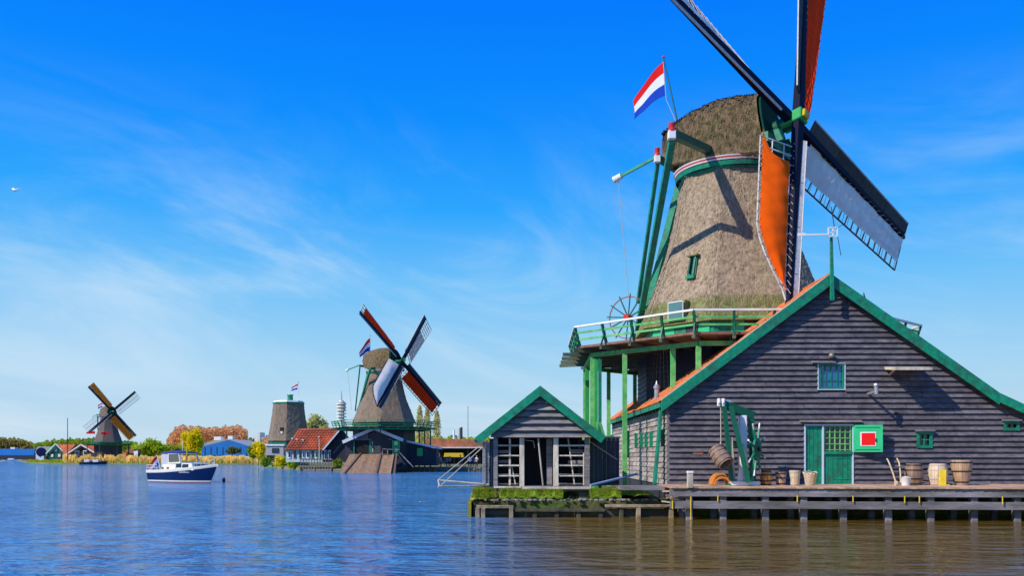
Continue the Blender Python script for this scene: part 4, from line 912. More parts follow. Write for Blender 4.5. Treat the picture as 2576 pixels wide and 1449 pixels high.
p_ = P(709, 1084, D4-3.3); MB().box(p_+Vector((-.3, -.2, -.6)), p_+Vector((.3, .5, .6))).build('window', black, stp); MB().box(p_+Vector((-.2, -.25, -.55)), p_+Vector((.2, -.21, -.1))).build('pane', white, stp)
make_flag('flag', P(750, 966, D4), P(748, 981, D4), P(733, 976, D4), P(733, 985, D4), 'small red, white and blue flag above the capless mill stump', pole=(P(748, 1011, D4), P(751, 962, D4), white), rad=.045)
# ------------------------------------------------------------------ things on the pier
IY = 29.3; KI = FPX/IY
def I(u, v=1222, y=IY): return Vector(((u-1288)/FPX*y, y, EYE+(HOR-v)/FPX*y))
def barrel(name, u0, u1, v0, m, label, prof='barrel', y=IY, hoops=4, group=None, tilt=0):
    c = I((u0+u1)/2, y=y); r = (I(u1, y=y).x-I(u0, y=y).x)/2; h = (1222+(y-30)*-2-v0)/FPX*y; h = EYE+(HOR-v0)/FPX*y-DZ
    t = thing(name, (c.x, c.y, DZ), label, 'tub' if prof in ('tub',) else ('basket' if prof == 'basket' else 'barrel'), group)
    if prof == 'barrel': f = lambda z: r*(.80+.20*math.sin(math.pi*z))
    elif prof == 'tub': f = lambda z: r*(.78+.22*z)
    else: f = lambda z: r*(.62+.38*min(1, z*1.5)-.12*max(0, z-.75))
    if prof == 'taper': f = lambda z: r*(.60+.40*min(1, z*1.35))
    ns = 16
    for i in range(ns):     # staves
        a0_, a1_ = 2*math.pi*i/ns+.012, 2*math.pi*(i+1)/ns-.012; mb = MB(); n_ = 7
        for j in range(n_):
            z = j/(n_-1); rr = f(z)*(1+.006*math.sin(i*2.7)); 
            for a_ in (a0_, (a0_+a1_)/2, a1_):
                mb.v.append((c.x+rr*math.cos(a_), c.y+rr*math.sin(a_), DZ+z*h*(1 if j < n_-1 else 1+.006*math.sin(i*5))))
            for a_ in (a1_, (a0_+a1_)/2, a0_): mb.v.append((c.x+(rr-.022)*math.cos(a_), c.y+(rr-.022)*math.sin(a_), DZ+z*h))
        for j in range(n_-1):
            for q in range(6): mb.f.append((j*6+q, j*6+(q+1) % 6, (j+1)*6+(q+1) % 6, (j+1)*6+q)); mb.mi.append(0)
        mb.f.append(tuple(range((n_-1)*6, n_*6))); mb.mi.append(0)
        mb.build('stave', m, t)
    for z in ((.06, .3, .7, .93) if prof == 'barrel' else (.12, .55, .9))[:hoops]:
        mb = MB(); w_ = .022; mb.lathe([(f(z-.02)+.004, DZ+h*z-w_), (f(z-.02)+.010, DZ+h*z-w_), (f(z+.02)+.010, DZ+h*z+w_), (f(z+.02)+.004, DZ+h*z+w_)], (c.x, c.y, 0), 24); mb.build('hoop', iron if m is not barrel_w else rope, t, smooth=40)
    lz = DZ+h*.93 if prof == 'barrel' else DZ+h*.8
    MB().lathe([(.001, lz), (f(.93)-.02, lz)], (c.x, c.y, 0), 20).build('head', m, t)
    return t
barrel('barrel', 1912, 1942, 1184, barrel_o, 'small varnished orange barrel beside the green crane', y=29.2)
barrel('tub', 1951, 1978, 1188, barrel_g, 'small grey wooden tub between the orange barrel and the whitewashed tub', 'tub', y=29.25)
barrel('tub', 1986, 2013, 1184, barrel_w, 'small whitewashed tub with yellow stains left of the wicker basket', 'tub', y=29.25)
barrel('barrel', 2276, 2321, 1167, barrel_d, 'large dark oak barrel behind the white bucket', y=29.5)
barrel('barrel', 2336, 2383, 1167, barrel_w, 'large whitewashed barrel behind the yellow plank', y=29.5)
barrel('barrel', 2394, 2444, 1158, barrel_g, 'tall brown barrel tapering to its foot, last of the row along the barn', 'taper', y=29.5)
# wicker basket
c = I(2038, y=29.2); bk = thing('basket', (c.x, c.y, DZ), 'wicker basket with uneven rim in front of the green door', 'basket'); h = .42
m_ = MB(); nr, na = 9, 26
for j in range(nr): 
    z = j/(nr-1); rr = .125+.085*z
    for i in range(na): 
        a0_ = 2*math.pi*i/na; a1_ = 2*math.pi*(i+1)/na; w0 = .012*(1 if (i+j) % 2 else -1)
        m_.bar((c.x+(rr+w0)*math.cos(a0_), c.y+(rr+w0)*math.sin(a0_), DZ+.02+z*h*.86), (c.x+(rr-w0)*math.cos(a1_), c.y+(rr-w0)*math.sin(a1_), DZ+.02+z*h*.86), .016, .045)
m_.build('wicker_body', barrel_w, bk)
m_ = MB(); pr_ = [(c.x+.23*math.cos(a_), c.y+.2*math.sin(a_), DZ+h+.03*math.sin(a_*3)) for a_ in np.linspace(0, 2*math.pi, 20)]; m_.path(pr_, .018, 6); m_.build('rim', pale, bk)
MB().path([(c.x-.2, c.y, DZ+h), (c.x-.05, c.y-.1, DZ+h+.08), (c.x+.1, c.y, DZ+h+.02)], .012).build('loose_rope', rope, bk)
# green hand crane
cb = I(1868, y=28.9); cr_ = thing('hand_crane', (cb.x, cb.y, DZ), 'green wooden hand crane with white post and spoked winding wheel on the pier', 'crane')
def C(u, v, y=28.9): return I(u, v, y)
MB().box(C(1841, 1222, 28.75), C(1881, 1211, 29.1)).build('base_block', white, cr_, bevel=.01)
MB().box(C(1881.5, 1222, 28.8), C(1899, 1211, 29.3)).build('base_block', white, cr_, bevel=.01)
MB().bar(C(1868, 1211, 29.0), C(1868, 1046, 29.0), .26, .26, w2=.24, h2=.22).build('mast', white, cr_, bevel=.015)
MB().bar(C(1862, 1212, 28.86), C(1866, 1150, 28.86), .22, .05, w2=.04).build('mast_chamfer', white, cr_)
MB().bar(C(1815, 1016, 28.9), C(1896, 1047, 29.1), .16, .26).build('jib', greend, cr_, bevel=.01)
MB().bar(C(1817, 1013, 28.86), C(1836, 1014, 28.95), .1, .18).build('jib_end', mat('pale_blue_trim', ()), cr_)
MB().bar(C(1822, 1022, 28.75), C(1840, 1210, 28.75), .12, .15).build('strut', greend, cr_); 
MB().bar(C(1838, 1022, 28.7), C(1883, 1214, 28.6), .15, .15, w2=.17).build('strut', greend, cr_)
MB().bar(C(1838, 1100, 29.1), C(1846, 1212, 29.1), .09, .12).build('strut', pale, cr_)
MB().bar(C(1889, 1045, 29.1), C(1894, 1212, 29.1), .17, .17).build('back_post', greend, cr_)
MB().bar(C(1905, 1110, 28.9), C(1888, 1212, 28.7), .09, .09).build('brace', green, cr_)
MB().tube(C(1846, 1120, 28.9), C(1897, 1124, 29.0), .065, n=12).build('winding_drum', green, cr_, smooth=40)
# pulleys
for u in (1808, 1819): 
    m_ = MB(); p = C(u, 1012, 28.8); m_.tube(p+Vector((-.03, 0, 0)), p+Vector((.03, 0, 0)), .10, n=14); m_.box(p+Vector((-.045, -.05, -.14)), p+Vector((.045, .05, .12))); m_.build('pulley', white, cr_, bevel=.01)
MB().path([C(1813, 1020, 28.8), C(1813.5, 1122, 28.8)], .016).path([C(1808, 1015, 28.8), C(1813, 1030, 28.8), C(1818, 1015, 28.8)], .012).build('hoist_rope', rope, cr_)
# wheel seen obliquely
wc = C(1904, 1131, 28.85); ax_ = Vector((.84, -.55, 0)).normalized(); uu_ = ax_.cross(Vector((0, 0, 1))).normalized(); w2 = Vector((0, 0, 1)); wh = MB().tube(wc-ax_*.2, wc+ax_*.12, .07).build('wheel_hub', iron, cr_)
m_ = MB()
for i in range(28):
    a_, b_ = 2*math.pi*i/28, 2*math.pi*(i+1)/28; m_.bar(wc+(uu_*math.cos(a_)+w2*math.sin(a_))*.30, wc+(uu_*math.cos(b_)+w2*math.sin(b_))*.30, .16, .07, up=ax_)
m_.build('wheel_rim', green, wh)
m_ = MB(); m_.lathe([(.1, 0), (.27, 0), (.27, .05), (.1, .05)], wc, 28, Matrix((uu_, w2, ax_)).transposed()); m_.build('wheel_plate', greend, wh, smooth=30)
for i in range(8):
    a_ = 2*math.pi*i/8+.32; d_ = uu_*math.cos(a_)+w2*math.sin(a_)
    MB().bar(wc+d_*.05, wc+d_*.72, .055, .055).build('spoke', green, wh); MB().tube(wc+d_*.72, wc+d_*.92, .022, .03).build('handle', white, wh)
MB().path([C(1872, 1155, 28.75), C(1882, 1170, 28.75), C(1874, 1165, 28.75)], .02).build('rope_end', white, cr_)
# hanging barrel
c0, c1 = C(1799, 1131, 28.8), C(1825, 1166, 28.45); d_ = (c1-c0).normalized(); hb = thing('hanging_barrel', (c0+c1)/2, 'old brown barrel hanging tilted from the crane rope with its dark open end down', 'barrel')
q_ = d_.to_track_quat('Z', 'Y').to_matrix(); Lb = (c1-c0).length+.05
m_ = MB(); m_.lathe([(.001, .02), (.25, .02), (.25, 0), (.28, Lb*.3), (.30, Lb*.5), (.29, Lb*.75), (.255, Lb), (.225, Lb), (.22, Lb*.75), (.2, .06), (.001, .06)], c0, 24, q_); m_.build('staves', mat('brown_barrel', (.24, .155, .11), .7, .35, 8, bump=.3), hb, smooth=30)
for f in (.12, .36, .66, .92): 
    r_ = float(np.interp(f, [0, .3, .5, .75, 1], [.25, .28, .30, .29, .255])); m_ = MB(); m_.lathe([(r_+.001, Lb*f-.012), (r_+.008, Lb*f-.012), (r_+.007, Lb*f+.012), (r_+.001, Lb*f+.012)], c0, 24, q_); m_.build('hoop', iron, hb)
MB().path([C(1813.5, 1121, 28.8), c0+Vector((-.12, -.05, .27))*0+C(1799, 1122, 28.75)], .016).path([C(1813.5, 1121, 28.8), C(1835, 1150, 28.35)], .016).build('sling', rope, hb)
# half barrels
hf = thing('half_barrel', I(1815, y=29.1)*1, 'stack of curved orange half barrel staves lying arched on the pier left of the crane', 'half barrel'); hf.location.z = DZ; WL[hf.name] = Vector(hf.location)
for k_, (rr, dy) in enumerate(((.31, 0), (.27, -.12))):
    c_ = I(1815+k_*3, y=29.1+dy); m_ = MB(); n_ = 14; vs = []
    for y_ in (0, .55):
        for r_ in (rr, rr-.045):
            for i in range(n_+1): a_ = math.pi*i/n_; vs.append((c_.x+r_*math.cos(a_), c_.y+y_, DZ+.02+r_*1.25*math.sin(a_)-(.0 if k_ == 0 else .06)*math.sin(a_)))
    q = n_+1; fs = [(i, i+1, q+i+1, q+i) for i in range(n_)]+[(2*q+i, 2*q+i+1, 3*q+i+1, 3*q+i) for i in range(n_)]+[(i, i+1, 2*q+i+1, 2*q+i) for i in range(n_)]+[(q+i, q+i+1, 3*q+i+1, 3*q+i) for i in range(n_)]
    m_.add(vs, fs); m_.build('curved_stave', barrel_o, hf)
MB().box(C(1832, 1222, 28.8), C(1842, 1217, 28.9)).build('green_block', green, cr_)
# sack truck, bucket, yellow plank
st_ = thing('sack_truck', I(2256, y=29.0)*1, 'wooden sack truck with two curved handles leaning by the dark barrel', 'sack truck'); st_.location.z = DZ; WL[st_.name] = Vector(st_.location)
MB().path([I(2231, 1154, 29.2), I(2236, 1163, 29.15), I(2246, 1190, 29.05), I(2255, 1219, 28.95)], .026, 8).build('handle', mat('ash_wood', (.62, .46, .28), .5, .2, 8), st_)
MB().path([I(2256, 1153, 29.3), I(2262, 1165, 29.25), I(2265, 1190, 29.15), I(2266, 1216, 29.0)], .026, 8).build('handle', mat('ash_wood', ()), st_)
for v in (1176, 1190, 1204): MB().bar(I(2238+(v-1160)*.3, v, 29.12), I(2265, v, 29.2), .03).build('rung', iron, st_)
wp = I(2254, 1217, 28.95); MB().tube(wp+Vector((-.03, 0, 0)), wp+Vector((.03, 0, 0)), .09, n=14).build('wheel', barrel_w, st_)
c = I(2278.5, y=28.85); bu_ = thing('bucket', (c.x, c.y, DZ), 'white enamel bucket with lid standing before the dark barrel', 'bucket')
m_ = MB(); m_.lathe([(.001, DZ), (.125, DZ), (.165, DZ+.26), (.175, DZ+.27), (.16, DZ+.275), (.001, DZ+.31)], (c.x, c.y, 0), 22); m_.build('pail', white, bu_, smooth=40)
a_ = MB(); a_.path([(c.x+.17*math.cos(t_), c.y-.02, DZ+.25+.12*math.sin(t_)) for t_ in np.linspace(0, math.pi, 9)], .007, 5); a_.build('bail', iron, bu_)
yb = MB().prism([I(2362, 1223, 28.8), I(2380, 1223, 28.8), I(2381, 1183, 29.15), I(2364, 1183, 29.15)], (0, .04, 0)).build('yellow_board', mat('yellow_board_paint', (.72, .48, .02), .6, .25, 6), None, bevel=.005); tag(yb, 'short yellow board leaning against the large whitewashed barrel', 'board')
MB().bar(I(2378, 1222, 28.8), I(2388, 1221, 28.8), .05).build('batten', mat('yellow_board_paint', ()), yb)
for (u, v) in ((2328, 1210), (2388, 1212)):
    m_ = MB(); 
    for j in range(3): m_.bar(I(u-6, v-14+j*10, 29.55), I(u+6, v-14+j*10, 29.55), .12, .05)
    m_.build('crate_slats', pale, None); o = bpy.data.objects[-1] if False else None
for i, o in enumerate([o for o in bpy.data.objects if o.name.startswith('crate_slats')]):
    o.name = 'slatted_rack' if i == 0 else 'slatted_rack.001'; tag(o, ['low slatted rack between the dark barrel and the whitewashed barrel', 'low slatted rack between the whitewashed barrel and the tapering barrel'][i], 'rack')

# ------------------------------------------------------------------ motor cruiser
BL = P(463, 1213, 69); boat = thing('motor_cruiser', (BL.x, BL.y, 0), 'blue and white motor cruiser with dark blue canopy and a flag on its stern', 'boat')
HD = R(-33); cb_, sb_ = math.cos(HD), math.sin(HD)
def T(x, y, z): return Vector((BL.x+x*cb_-y*sb_, BL.y+x*sb_+y*cb_, z))
LH = 3.3
def hb_(x): f = (x+LH)/(2*LH); return 1.22*min(1, .88+.3*f)*(1-max(0, (f-.45)/.55)**2.4) + .02
def sh_z(x): f = (x+LH)/(2*LH); return .86+.10*f+.42*f**3
def hull_band(z_of0, z_of1, m, name, out=0.0, nz_=3):
    mb = MB(); nx_ = 28; rows = []
    for side in (1, -1):
        base = len(mb.v)
        for i in range(nx_+1):
            x = -LH+2*LH*i/nx_; s_ = sh_z(x)
            for j in range(nz_+1):
                z = z_of0(s_)+(z_of1(s_)-z_of0(s_))*j/nz_; g = max(0, min(1, z/s_)); rake = .75*g*max(0, (x+LH)/(2*LH)-.55)/.45-.12*(1-g); w_ = hb_(x)*(.80+.20*g**.8)+out
                mb.v.append(T(x+rake*(1 if x > 0 else .2), side*w_, z))
        for i in range(nx_):
            for j in range(nz_): q = base+i*(nz_+1)+j; mb.f.append((q, q+1, q+nz_+2, q+nz_+1)); mb.mi.append(0)
    k_ = (nx_+1)*(nz_+1)
    for j in range(nz_): mb.f.append((j, j+1, k_+j+1, k_+j)); mb.mi.append(0)
    return mb.build(name, m, boat, smooth=50)
hull_band(lambda s: -.3, lambda s: .07, mat('antifoul', (.22, .06, .03), .5), 'hull_bottom')
hull_band(lambda s: .07, lambda s: .17, white, 'boot_stripe')
hull_band(lambda s: .17, lambda s: s-.13, mat('boat_blue', (.003, .018, .09), .3, .1, 2, spec=.2), 'hull')
hull_band(lambda s: s-.13, lambda s: s+.10, mat('cream_gelcoat', (.74, .70, .60), .3, .05, 3), 'bulwark', .025)
cream = mat('cream_gelcoat', ())
mb = MB(); xs = np.linspace(-LH, LH+.5, 16)
mb.v = [T(x, s_*hb_(min(x, LH)), sh_z(min(x, LH))+.02) for x in xs for s_ in (1, -1)]; mb.f = [(2*i, 2*i+1, 2*i+3, 2*i+2) for i in range(15)]; mb.mi = [0]*15; mb.build('deck', cream, boat)
def blk(x0, x1, y_, z0, z1, m, name, tx0=0, tx1=0, ty=0, par=None, bev=.03):
    p = [T(x0, -y_, z0), T(x1, -y_, z0), T(x1, y_, z0), T(x0, y_, z0), T(x0+tx0, -y_+ty, z1), T(x1-tx1, -y_+ty, z1), T(x1-tx1, y_-ty, z1), T(x0+tx0, y_-ty, z1)]
    return MB().hexa(p).build(name, m, par or boat, bevel=bev)
cab = blk(-.2, 2.35, .92, .95, 1.52, cream, 'cabin', 0, .35, .1); blk(-1.6, .25, .98, .9, 1.42, cream, 'side_coaming', .2, 0, .05)
for x0, x1 in ((.15, .85), (.95, 1.7)):
    for s_ in (-1,): MB().hexa([T(x0, s_*.915, 1.18), T(x1, s_*.915, 1.18), T(x1, s_*.85, 1.18), T(x0, s_*.85, 1.18), T(x0+.05, s_*.88, 1.44), T(x1-.03, s_*.86, 1.44), T(x1-.03, s_*.8, 1.44), T(x0+.05, s_*.8, 1.44)]).build('cabin_window', glass, boat)
blk(1.95, 2.2, .6, 1.2, 1.42, glass, 'front_window', 0, .1, .05, bev=0)
for x0 in (-1.3, -.65): MB().ball(T(x0, -.99, 1.12), .09, 8, 6, (1.5, .5, 1)).build('fender', mat('fender_brown', (.2, .13, .07), .6), boat)
# wheelhouse frame with canopy
for (xa, xb, ya) in ((-.55, .15, .85), (.42, .25, .85)):
    pass
fr_ = MB()
for s_ in (-1, 1):
    fr_.bar(T(-.72, s_*.88, 1.42), T(-.85, s_*.8, 2.28), .09).bar(T(.75, s_*.85, 1.5), T(.45, s_*.78, 2.28), .10).bar(T(-.85, s_*.8, 2.26), T(.45, s_*.78, 2.26), .10).bar(T(-.72, s_*.88, 1.5), T(.75, s_*.85, 1.55), .12)
fr_.bar(T(.45, -.78, 2.26), T(.45, .78, 2.26), .08).bar(T(.75, -.85, 1.55), T(.75, .85, 1.55), .1).build('wheelhouse_frame', cream, boat)
MB().hexa([T(-.7, -.86, 1.5), T(.7, -.84, 1.5), T(.7, -.80, 1.5), T(-.7, -.8, 1.5), T(-.82, -.8, 2.24), T(.42, -.78, 2.24), T(.42, -.74, 2.24), T(-.82, -.76, 2.24)]).build('side_window', mat('tinted_glass', (.10, .11, .08), .1, .1, 3), boat)
cn = MB(); n_ = 8
for i in range(11):
    x = -1.75+i*2.35/10
    for j in range(n_+1): y_ = -.9+1.8*j/n_; cn.v.append(T(x, y_, 2.28+.22*math.cos(y_*1.5)*math.sin(math.pi*(i+1.5)/13)**.5-(.08 if i == 0 else 0)))
cn.f = [(i*(n_+1)+j, i*(n_+1)+j+1, (i+1)*(n_+1)+j+1, (i+1)*(n_+1)+j) for i in range(10) for j in range(n_)]; cn.mi = [0]*len(cn.f)
o = cn.build('canopy', mat('navy_canvas', (.03, .035, .28), .8, .15, 3), boat, smooth=60); o.modifiers.new('t', 'SOLIDIFY').thickness = .05
MB().hexa([T(-1.65, -.88, .98), T(-.75, -.88, 1.3), T(-.75, -.86, 1.3), T(-1.65, -.86, .98), T(-1.7, -.86, 2.3), T(-.9, -.8, 2.3), T(-.9, -.78, 2.3), T(-1.7, -.84, 2.3)]).build('side_curtain', mat('clear_curtain', (.45, .47, .5), .3), boat)
MB().tube(T(.8, -.3, 1.5), T(.72, -.3, 2.95), .035).build('mast', yellow, boat)
rl = MB(); 
for x in np.linspace(-3.2, -1.8, 6): rl.tube(T(x, -hb_(x), sh_z(x)), T(x, -hb_(x), sh_z(x)+.5), .02, n=5).tube(T(x, hb_(x), sh_z(x)), T(x, hb_(x), sh_z(x)+.5), .02, n=5)
for z in (.28, .5): rl.path([T(x, -hb_(x), sh_z(x)+z) for x in np.linspace(-3.2, -1.8, 5)], .02, 5).path([T(x, hb_(x), sh_z(x)+z) for x in np.linspace(-3.2, -1.8, 5)], .02, 5)
rl.build('stern_rail', mat('rail_cream', (.75, .72, .6), .3), boat)
rl = MB()
for s_ in (-1, 1):
    xs = np.linspace(1.9, 3.35, 6)
    for x in xs: rl.tube(T(x+.3, s_*hb_(x), sh_z(x)), T(x+.4, s_*hb_(x), sh_z(x)+.38), .018, n=5)
    rl.path([T(x+.4, s_*hb_(x), sh_z(x)+.38) for x in xs], .018, 5)
rl.build('bow_rail', mat('rail_cream', ()), boat)
MB().ball(T(-3.5, .2, .75), .16, 8, 6, (.7, 1, 1.6)).build('stern_fender', mat('navy_fender', (.01, .02, .08), .5), boat)
nm = MB()
xx_ = .95
for k_ in range(9):
    h_ = (.16, .07, .10, .08, .13, .07, .09, .07, .11)[k_]; a_ = T(xx_, -hb_(xx_)*.985-.03, .78); b_ = T(xx_+.045, -hb_(xx_+.04)*.985-.03, .78+h_); nm.bar(a_, b_, .028); nm.bar(a_, T(xx_+.09, -hb_(xx_+.09)*.985-.03, .80), .02); xx_ += .115
nm.build('name_lettering', white, boat)
fl_ = make_flag('flag', P(395, 1146, 71.5), P(401, 1170, 71.5), P(370, 1180, 71), P(380, 1196, 71), 'large red, white and blue flag trailing at the stern of the motor cruiser', pole=(P(404, 1183, 71.3), P(394, 1143, 71.5), white), rad=.03, wave=.1)
bo = MB().ball(P(563, 1208, 70), .17, 12, 9, (.8, .8, 1.2)).build('buoy', mat('black_rubber', (.008, .012, .02), .5), None, smooth=60); tag(bo, 'small black mooring buoy floating right of the motor cruiser', 'buoy')

# ------------------------------------------------------------------ boathouse, houses and sheds on the far bank
def bx(par, name, u0, u1, v0, v1, Y, dY, m, bev=0): 
    a, c = P(u0, v0, Y), P(u1, v1, Y); return MB().box((a.x, Y, c.z), (c.x, Y+dY, a.z)).build(name, m, par, bevel=bev)
def pl(par, name, pts, Y, dY, m): return MB().prism([P(u, v, Y) for u, v in pts], (0, dY, 0)).build(name, m, par)
YB = 113.
bh = thing('boathouse', P(942, 1150, YB), 'dark boathouse with white-edged gable and green doors at the top of the slipway', 'boathouse')
pl(bh, 'front_wall', [(868, 1150), (868, 1113), (941, 1081), (1012, 1112), (1012, 1150)], YB+.6, .3, darkboard)
for k_ in range(12):
    v = 1084+k_*2.6; 
    if v < 1106: w_ = (v-1079)*2.15; pl(bh, 'gable_plank', [(941-w_, v+2.3), (941+w_, v+2.3), (941+w_-4, v), (941-w_+4, v)], YB+.5-.0, .1, mat('grey_gable', (.13, .13, .16), .7, .3, 2, pervar=.3))
for (a_, b_) in (((862, 1113), (941.5, 1078)), ((941.5, 1078), (1014, 1108))): MB().bar(P(*a_, YB), P(*b_, YB), .4, .25, up=(0, 1, 0)).build('verge_board', mat('pale_grey_paint', (.62, .64, .70), .5), bh)
MB().bar(P(1010, 1108, YB+2), P(1112, 1129, YB+2), .25, .22, up=(0, 1, 0)).build('verge_board', mat('pale_grey_paint', ()), bh)
for s_, pts in (('roof', [(862, 1114), (941, 1079), (941, 1080), (862, 1116)]), ('roof', [(941, 1079), (1014, 1109), (1014, 1111), (941, 1080)])): pl(bh, s_, pts, YB+.2, 9, tileo)
pl(bh, 'lean_to_wall', [(1012, 1172), (1012, 1111), (1098, 1130), (1098, 1172)], YB+2.3, 4, mat('navy_board', (.02, .022, .035), .7, .3, 2))
bx(bh, 'base_wall', 868, 1012, 1142, 1172, YB+.65, 5, darkboard)
bx(bh, 'door_opening', 893, 934, 1110, 1141, YB+.45, .3, black); bx(bh, 'door_opening', 948, 985, 1110, 1141, YB+.45, .3, black)
for (u0, u1) in ((934.5, 947), (986, 1006)):
    d = bx(bh, 'green_door', u0, u1, 1105, 1143, YB+.3, .12, mat('mid_green_paint', ())); uc = (u0+u1)/2
    for v in (1111, 1129): bx(d, 'white_panel', uc-4, uc+4, v, v+9, YB+.24, .06, mat('pale_green', (.5, .75, .55), .6))
for u in (889, 930): bx(bh, 'post', u, u+3, 1110, 1143, YB+.3, .12, green)
bx(bh, 'side_door', 1049, 1063, 1128, 1148, YB+2.1, .2, mat('mid_green_paint', ())); bx(bh, 'lintel', 868, 1010, 1104, 1108, YB+.3, .25, mat('grey_gable', ()))
for a_, b_ in (((998, 1142), (1020, 1170)), ((1006, 1140), (1040, 1176)), ((962, 1130), (1004, 1132)), ((962, 1134), (962, 1146)), ((975, 1130), (975, 1146))): MB().bar(P(*a_, YB-.6), P(*b_, YB-.6), .12).build('stair_rail', mat('grey_oak_beam', ()), bh)
sw_ = thing('slipway', P(925, 1180, 112), 'wide sloping brown timber slipway with dark skid beams below the boathouse', 'slipway')
def SLP(f, g, o_=0): # f along width, g 0 top..1 bottom
    Y = YB-.2-6.5*g; u = (880+112*f)*(1-g)+(852+130*f)*g; z = (P(0, 1143, YB).z)*(1-g)+(-.25)*g; return Vector(((u-1288)/FPX*Y, Y, z+o_))
for k_ in range(22):
    MB().hexa([SLP(k_/22, 1, -.1), SLP((k_+.95)/22, 1, -.1), SLP((k_+.95)/22, 0, -.1), SLP(k_/22, 0, -.1), SLP(k_/22, 1), SLP((k_+.95)/22, 1), SLP((k_+.95)/22, 0), SLP(k_/22, 0)]).build('slip_plank', mat('slip_board', (.27, .17, .10), .8, .3, 1.5, pervar=.2), sw_)
for f in (.16, .62, .97): MB().bar(SLP(f+.08, 0, .08), SLP(f+(-.08 if f < .5 else .10), 1, .08), .22, .14).build('skid_beam', mat('skid', (.16, .10, .07)), sw_)
MB().hexa([SLP(.02, 1, -1), SLP(.98, 1, -1), SLP(.98, .0, -3), SLP(.02, 0, -3), SLP(.02, 1, -.14), SLP(.98, 1, -.14), SLP(.98, 0, -.14), SLP(.02, 0, -.14)]).build('slip_base', mat('skid', ()), sw_)
# bank railing right of the slipway
rb = thing('waterside_railing', P(1150, 1186, 117), 'low timber campshed with rail along the bank right of the slipway', 'railing')
MB().bar(P(1008, 1177, 117), P(1215, 1177, 117), .15, .25).build('rail', beamg, rb); MB().bar(P(1008, 1186, 117), P(1215, 1187, 117), .2, .35).build('rail', mat('skid', ()), rb)
for u in range(1010, 1216, 14): bx(rb, 'post', u, u+2.5, 1174, 1190, 116.8, .15, beamg)
# low red-roofed sheds to the right
rsd = thing('market_shed', P(1140, 1160, 135), 'long low shed with rusty red tiled roof and open front by the cafe terrace', 'shed')
pl(rsd, 'roof', [(1068, 1126), (1072, 1104), (1222, 1106), (1232, 1128)], 133, 9, tileo)
bx(rsd, 'back_wall', 1075, 1225, 1126, 1168, 140, .3, mat('navy_board', ())); bx(rsd, 'gutter', 1068, 1230, 1125, 1128, 132.6, .3, mat('pale_grey_paint', ()))
for u in (1078, 1110, 1142, 1174, 1206): bx(rsd, 'post', u, u+2, 1127, 1168, 133.4, .2, black)
for k_, (u0, u1, lab) in enumerate(((1116, 1166, 'wide yellow awning over the cafe terrace beside the boathouse'), (1080, 1105, 'narrow orange awning beside the boathouse lean-to'))):
    aw = pl(None, 'awning', [(u0, 1150), (u0+2, 1140), (u1-2, 1140), (u1, 1151)], 128, 2.5, [yellow, mat('orange_canvas', (.6, .2, .04), .8)][k_]); tag(aw, lab, 'awning')
    m_ = MB(); 
    for u in (u0+3, u1-3): m_.tube(P(u, 1149, 128.5), P(u, 1172, 128.5), .05)
    o = m_.build('awning_post', black, aw)
# red roofed house
rh = thing('house', P(790, 1158, 128), 'house with bright red tiled roof and green and white windows left of the boathouse', 'house')
pl(rh, 'front_wall', [(719, 1163), (719, 1131), (811, 1131), (811, 1163)], 128, .3, mat('pale_blue_wall', (.45, .55, .52), .7, .2, 1))
pl(rh, 'gable_wall', [(811, 1163), (811, 1130), (858, 1079), (878, 1102), (878, 1163)], 128.2, .3, mat('navy_board', ()))
rf = pl(rh, 'roof', [(715, 1133), (753, 1079), (858, 1077), (812, 1132)], 127.6, .35, tiler)
for k_ in range(9):
    f = (k_+.5)/9; MB().bar(P(715+38*f, 1133-54*f, 127.5), P(812+46*f, 1132-55*f, 127.5), .04, .05).build('tile_course', tiler, rf)
for k_ in range(14):
    f = k_/13; MB().bar(P(715+97*f, 1133-1*f, 127.5), P(753+105*f, 1079-2*f, 127.5), .05, .05).build('tile_ridge', tiler, rf)
MB().bar(P(812, 1133, 127.4), P(859, 1077, 127.4), .2, .2, up=(0, 1, 0)).build('verge_board', mat('pale_grey_paint', ()), rh)
bx(rh, 'chimney', 792, 800, 1072, 1083, 129, .6, iron)
for u0, u1, m in ((724, 731, white), (738, 744, redp), (752, 758, green), (760, 766, white), (770, 778, white), (783, 789, green), (792, 798, white), (800, 806, green)): w_ = bx(rh, 'window', u0, u1, 1135, 1154, 127.9, .1, m); bx(w_, 'pane', u0+1.5, u1-1.5, 1138, 1150, 127.85, .06, glass)
for u0 in (815, 825): w_ = bx(rh, 'window', u0, u0+7, 1133, 1156, 128.0, .1, mat('pale_blue_trim', ())); bx(w_, 'pane', u0+1.2, u0+5.8, 1136, 1154, 127.95, .06, glass)
for u, s_ in ((733, 1102), (745, 1104), (760, 1106), (800, 1098)): MB().box(P(u, s_+3, 127.5), P(u+4, s_, 127.4)).build('skylight', mat('pale_grey_paint', ()), rf)
gs = thing('shed', P(690, 1160, 160), 'pale grey flat-topped shed at the foot of the capless mill stump', 'shed')
bx(gs, 'wall', 669, 713, 1121, 1165, 160, 4, mat('grey_render', (.38, .37, .36), .8)); bx(gs, 'roof_edge', 667, 715, 1118, 1122, 159.8, 4.4, white); bx(gs, 'window', 684, 701, 1128, 1140, 159.9, .1, glass); bx(gs, 'dark_door', 671, 690, 1146, 1160, 159.85, .2, black)
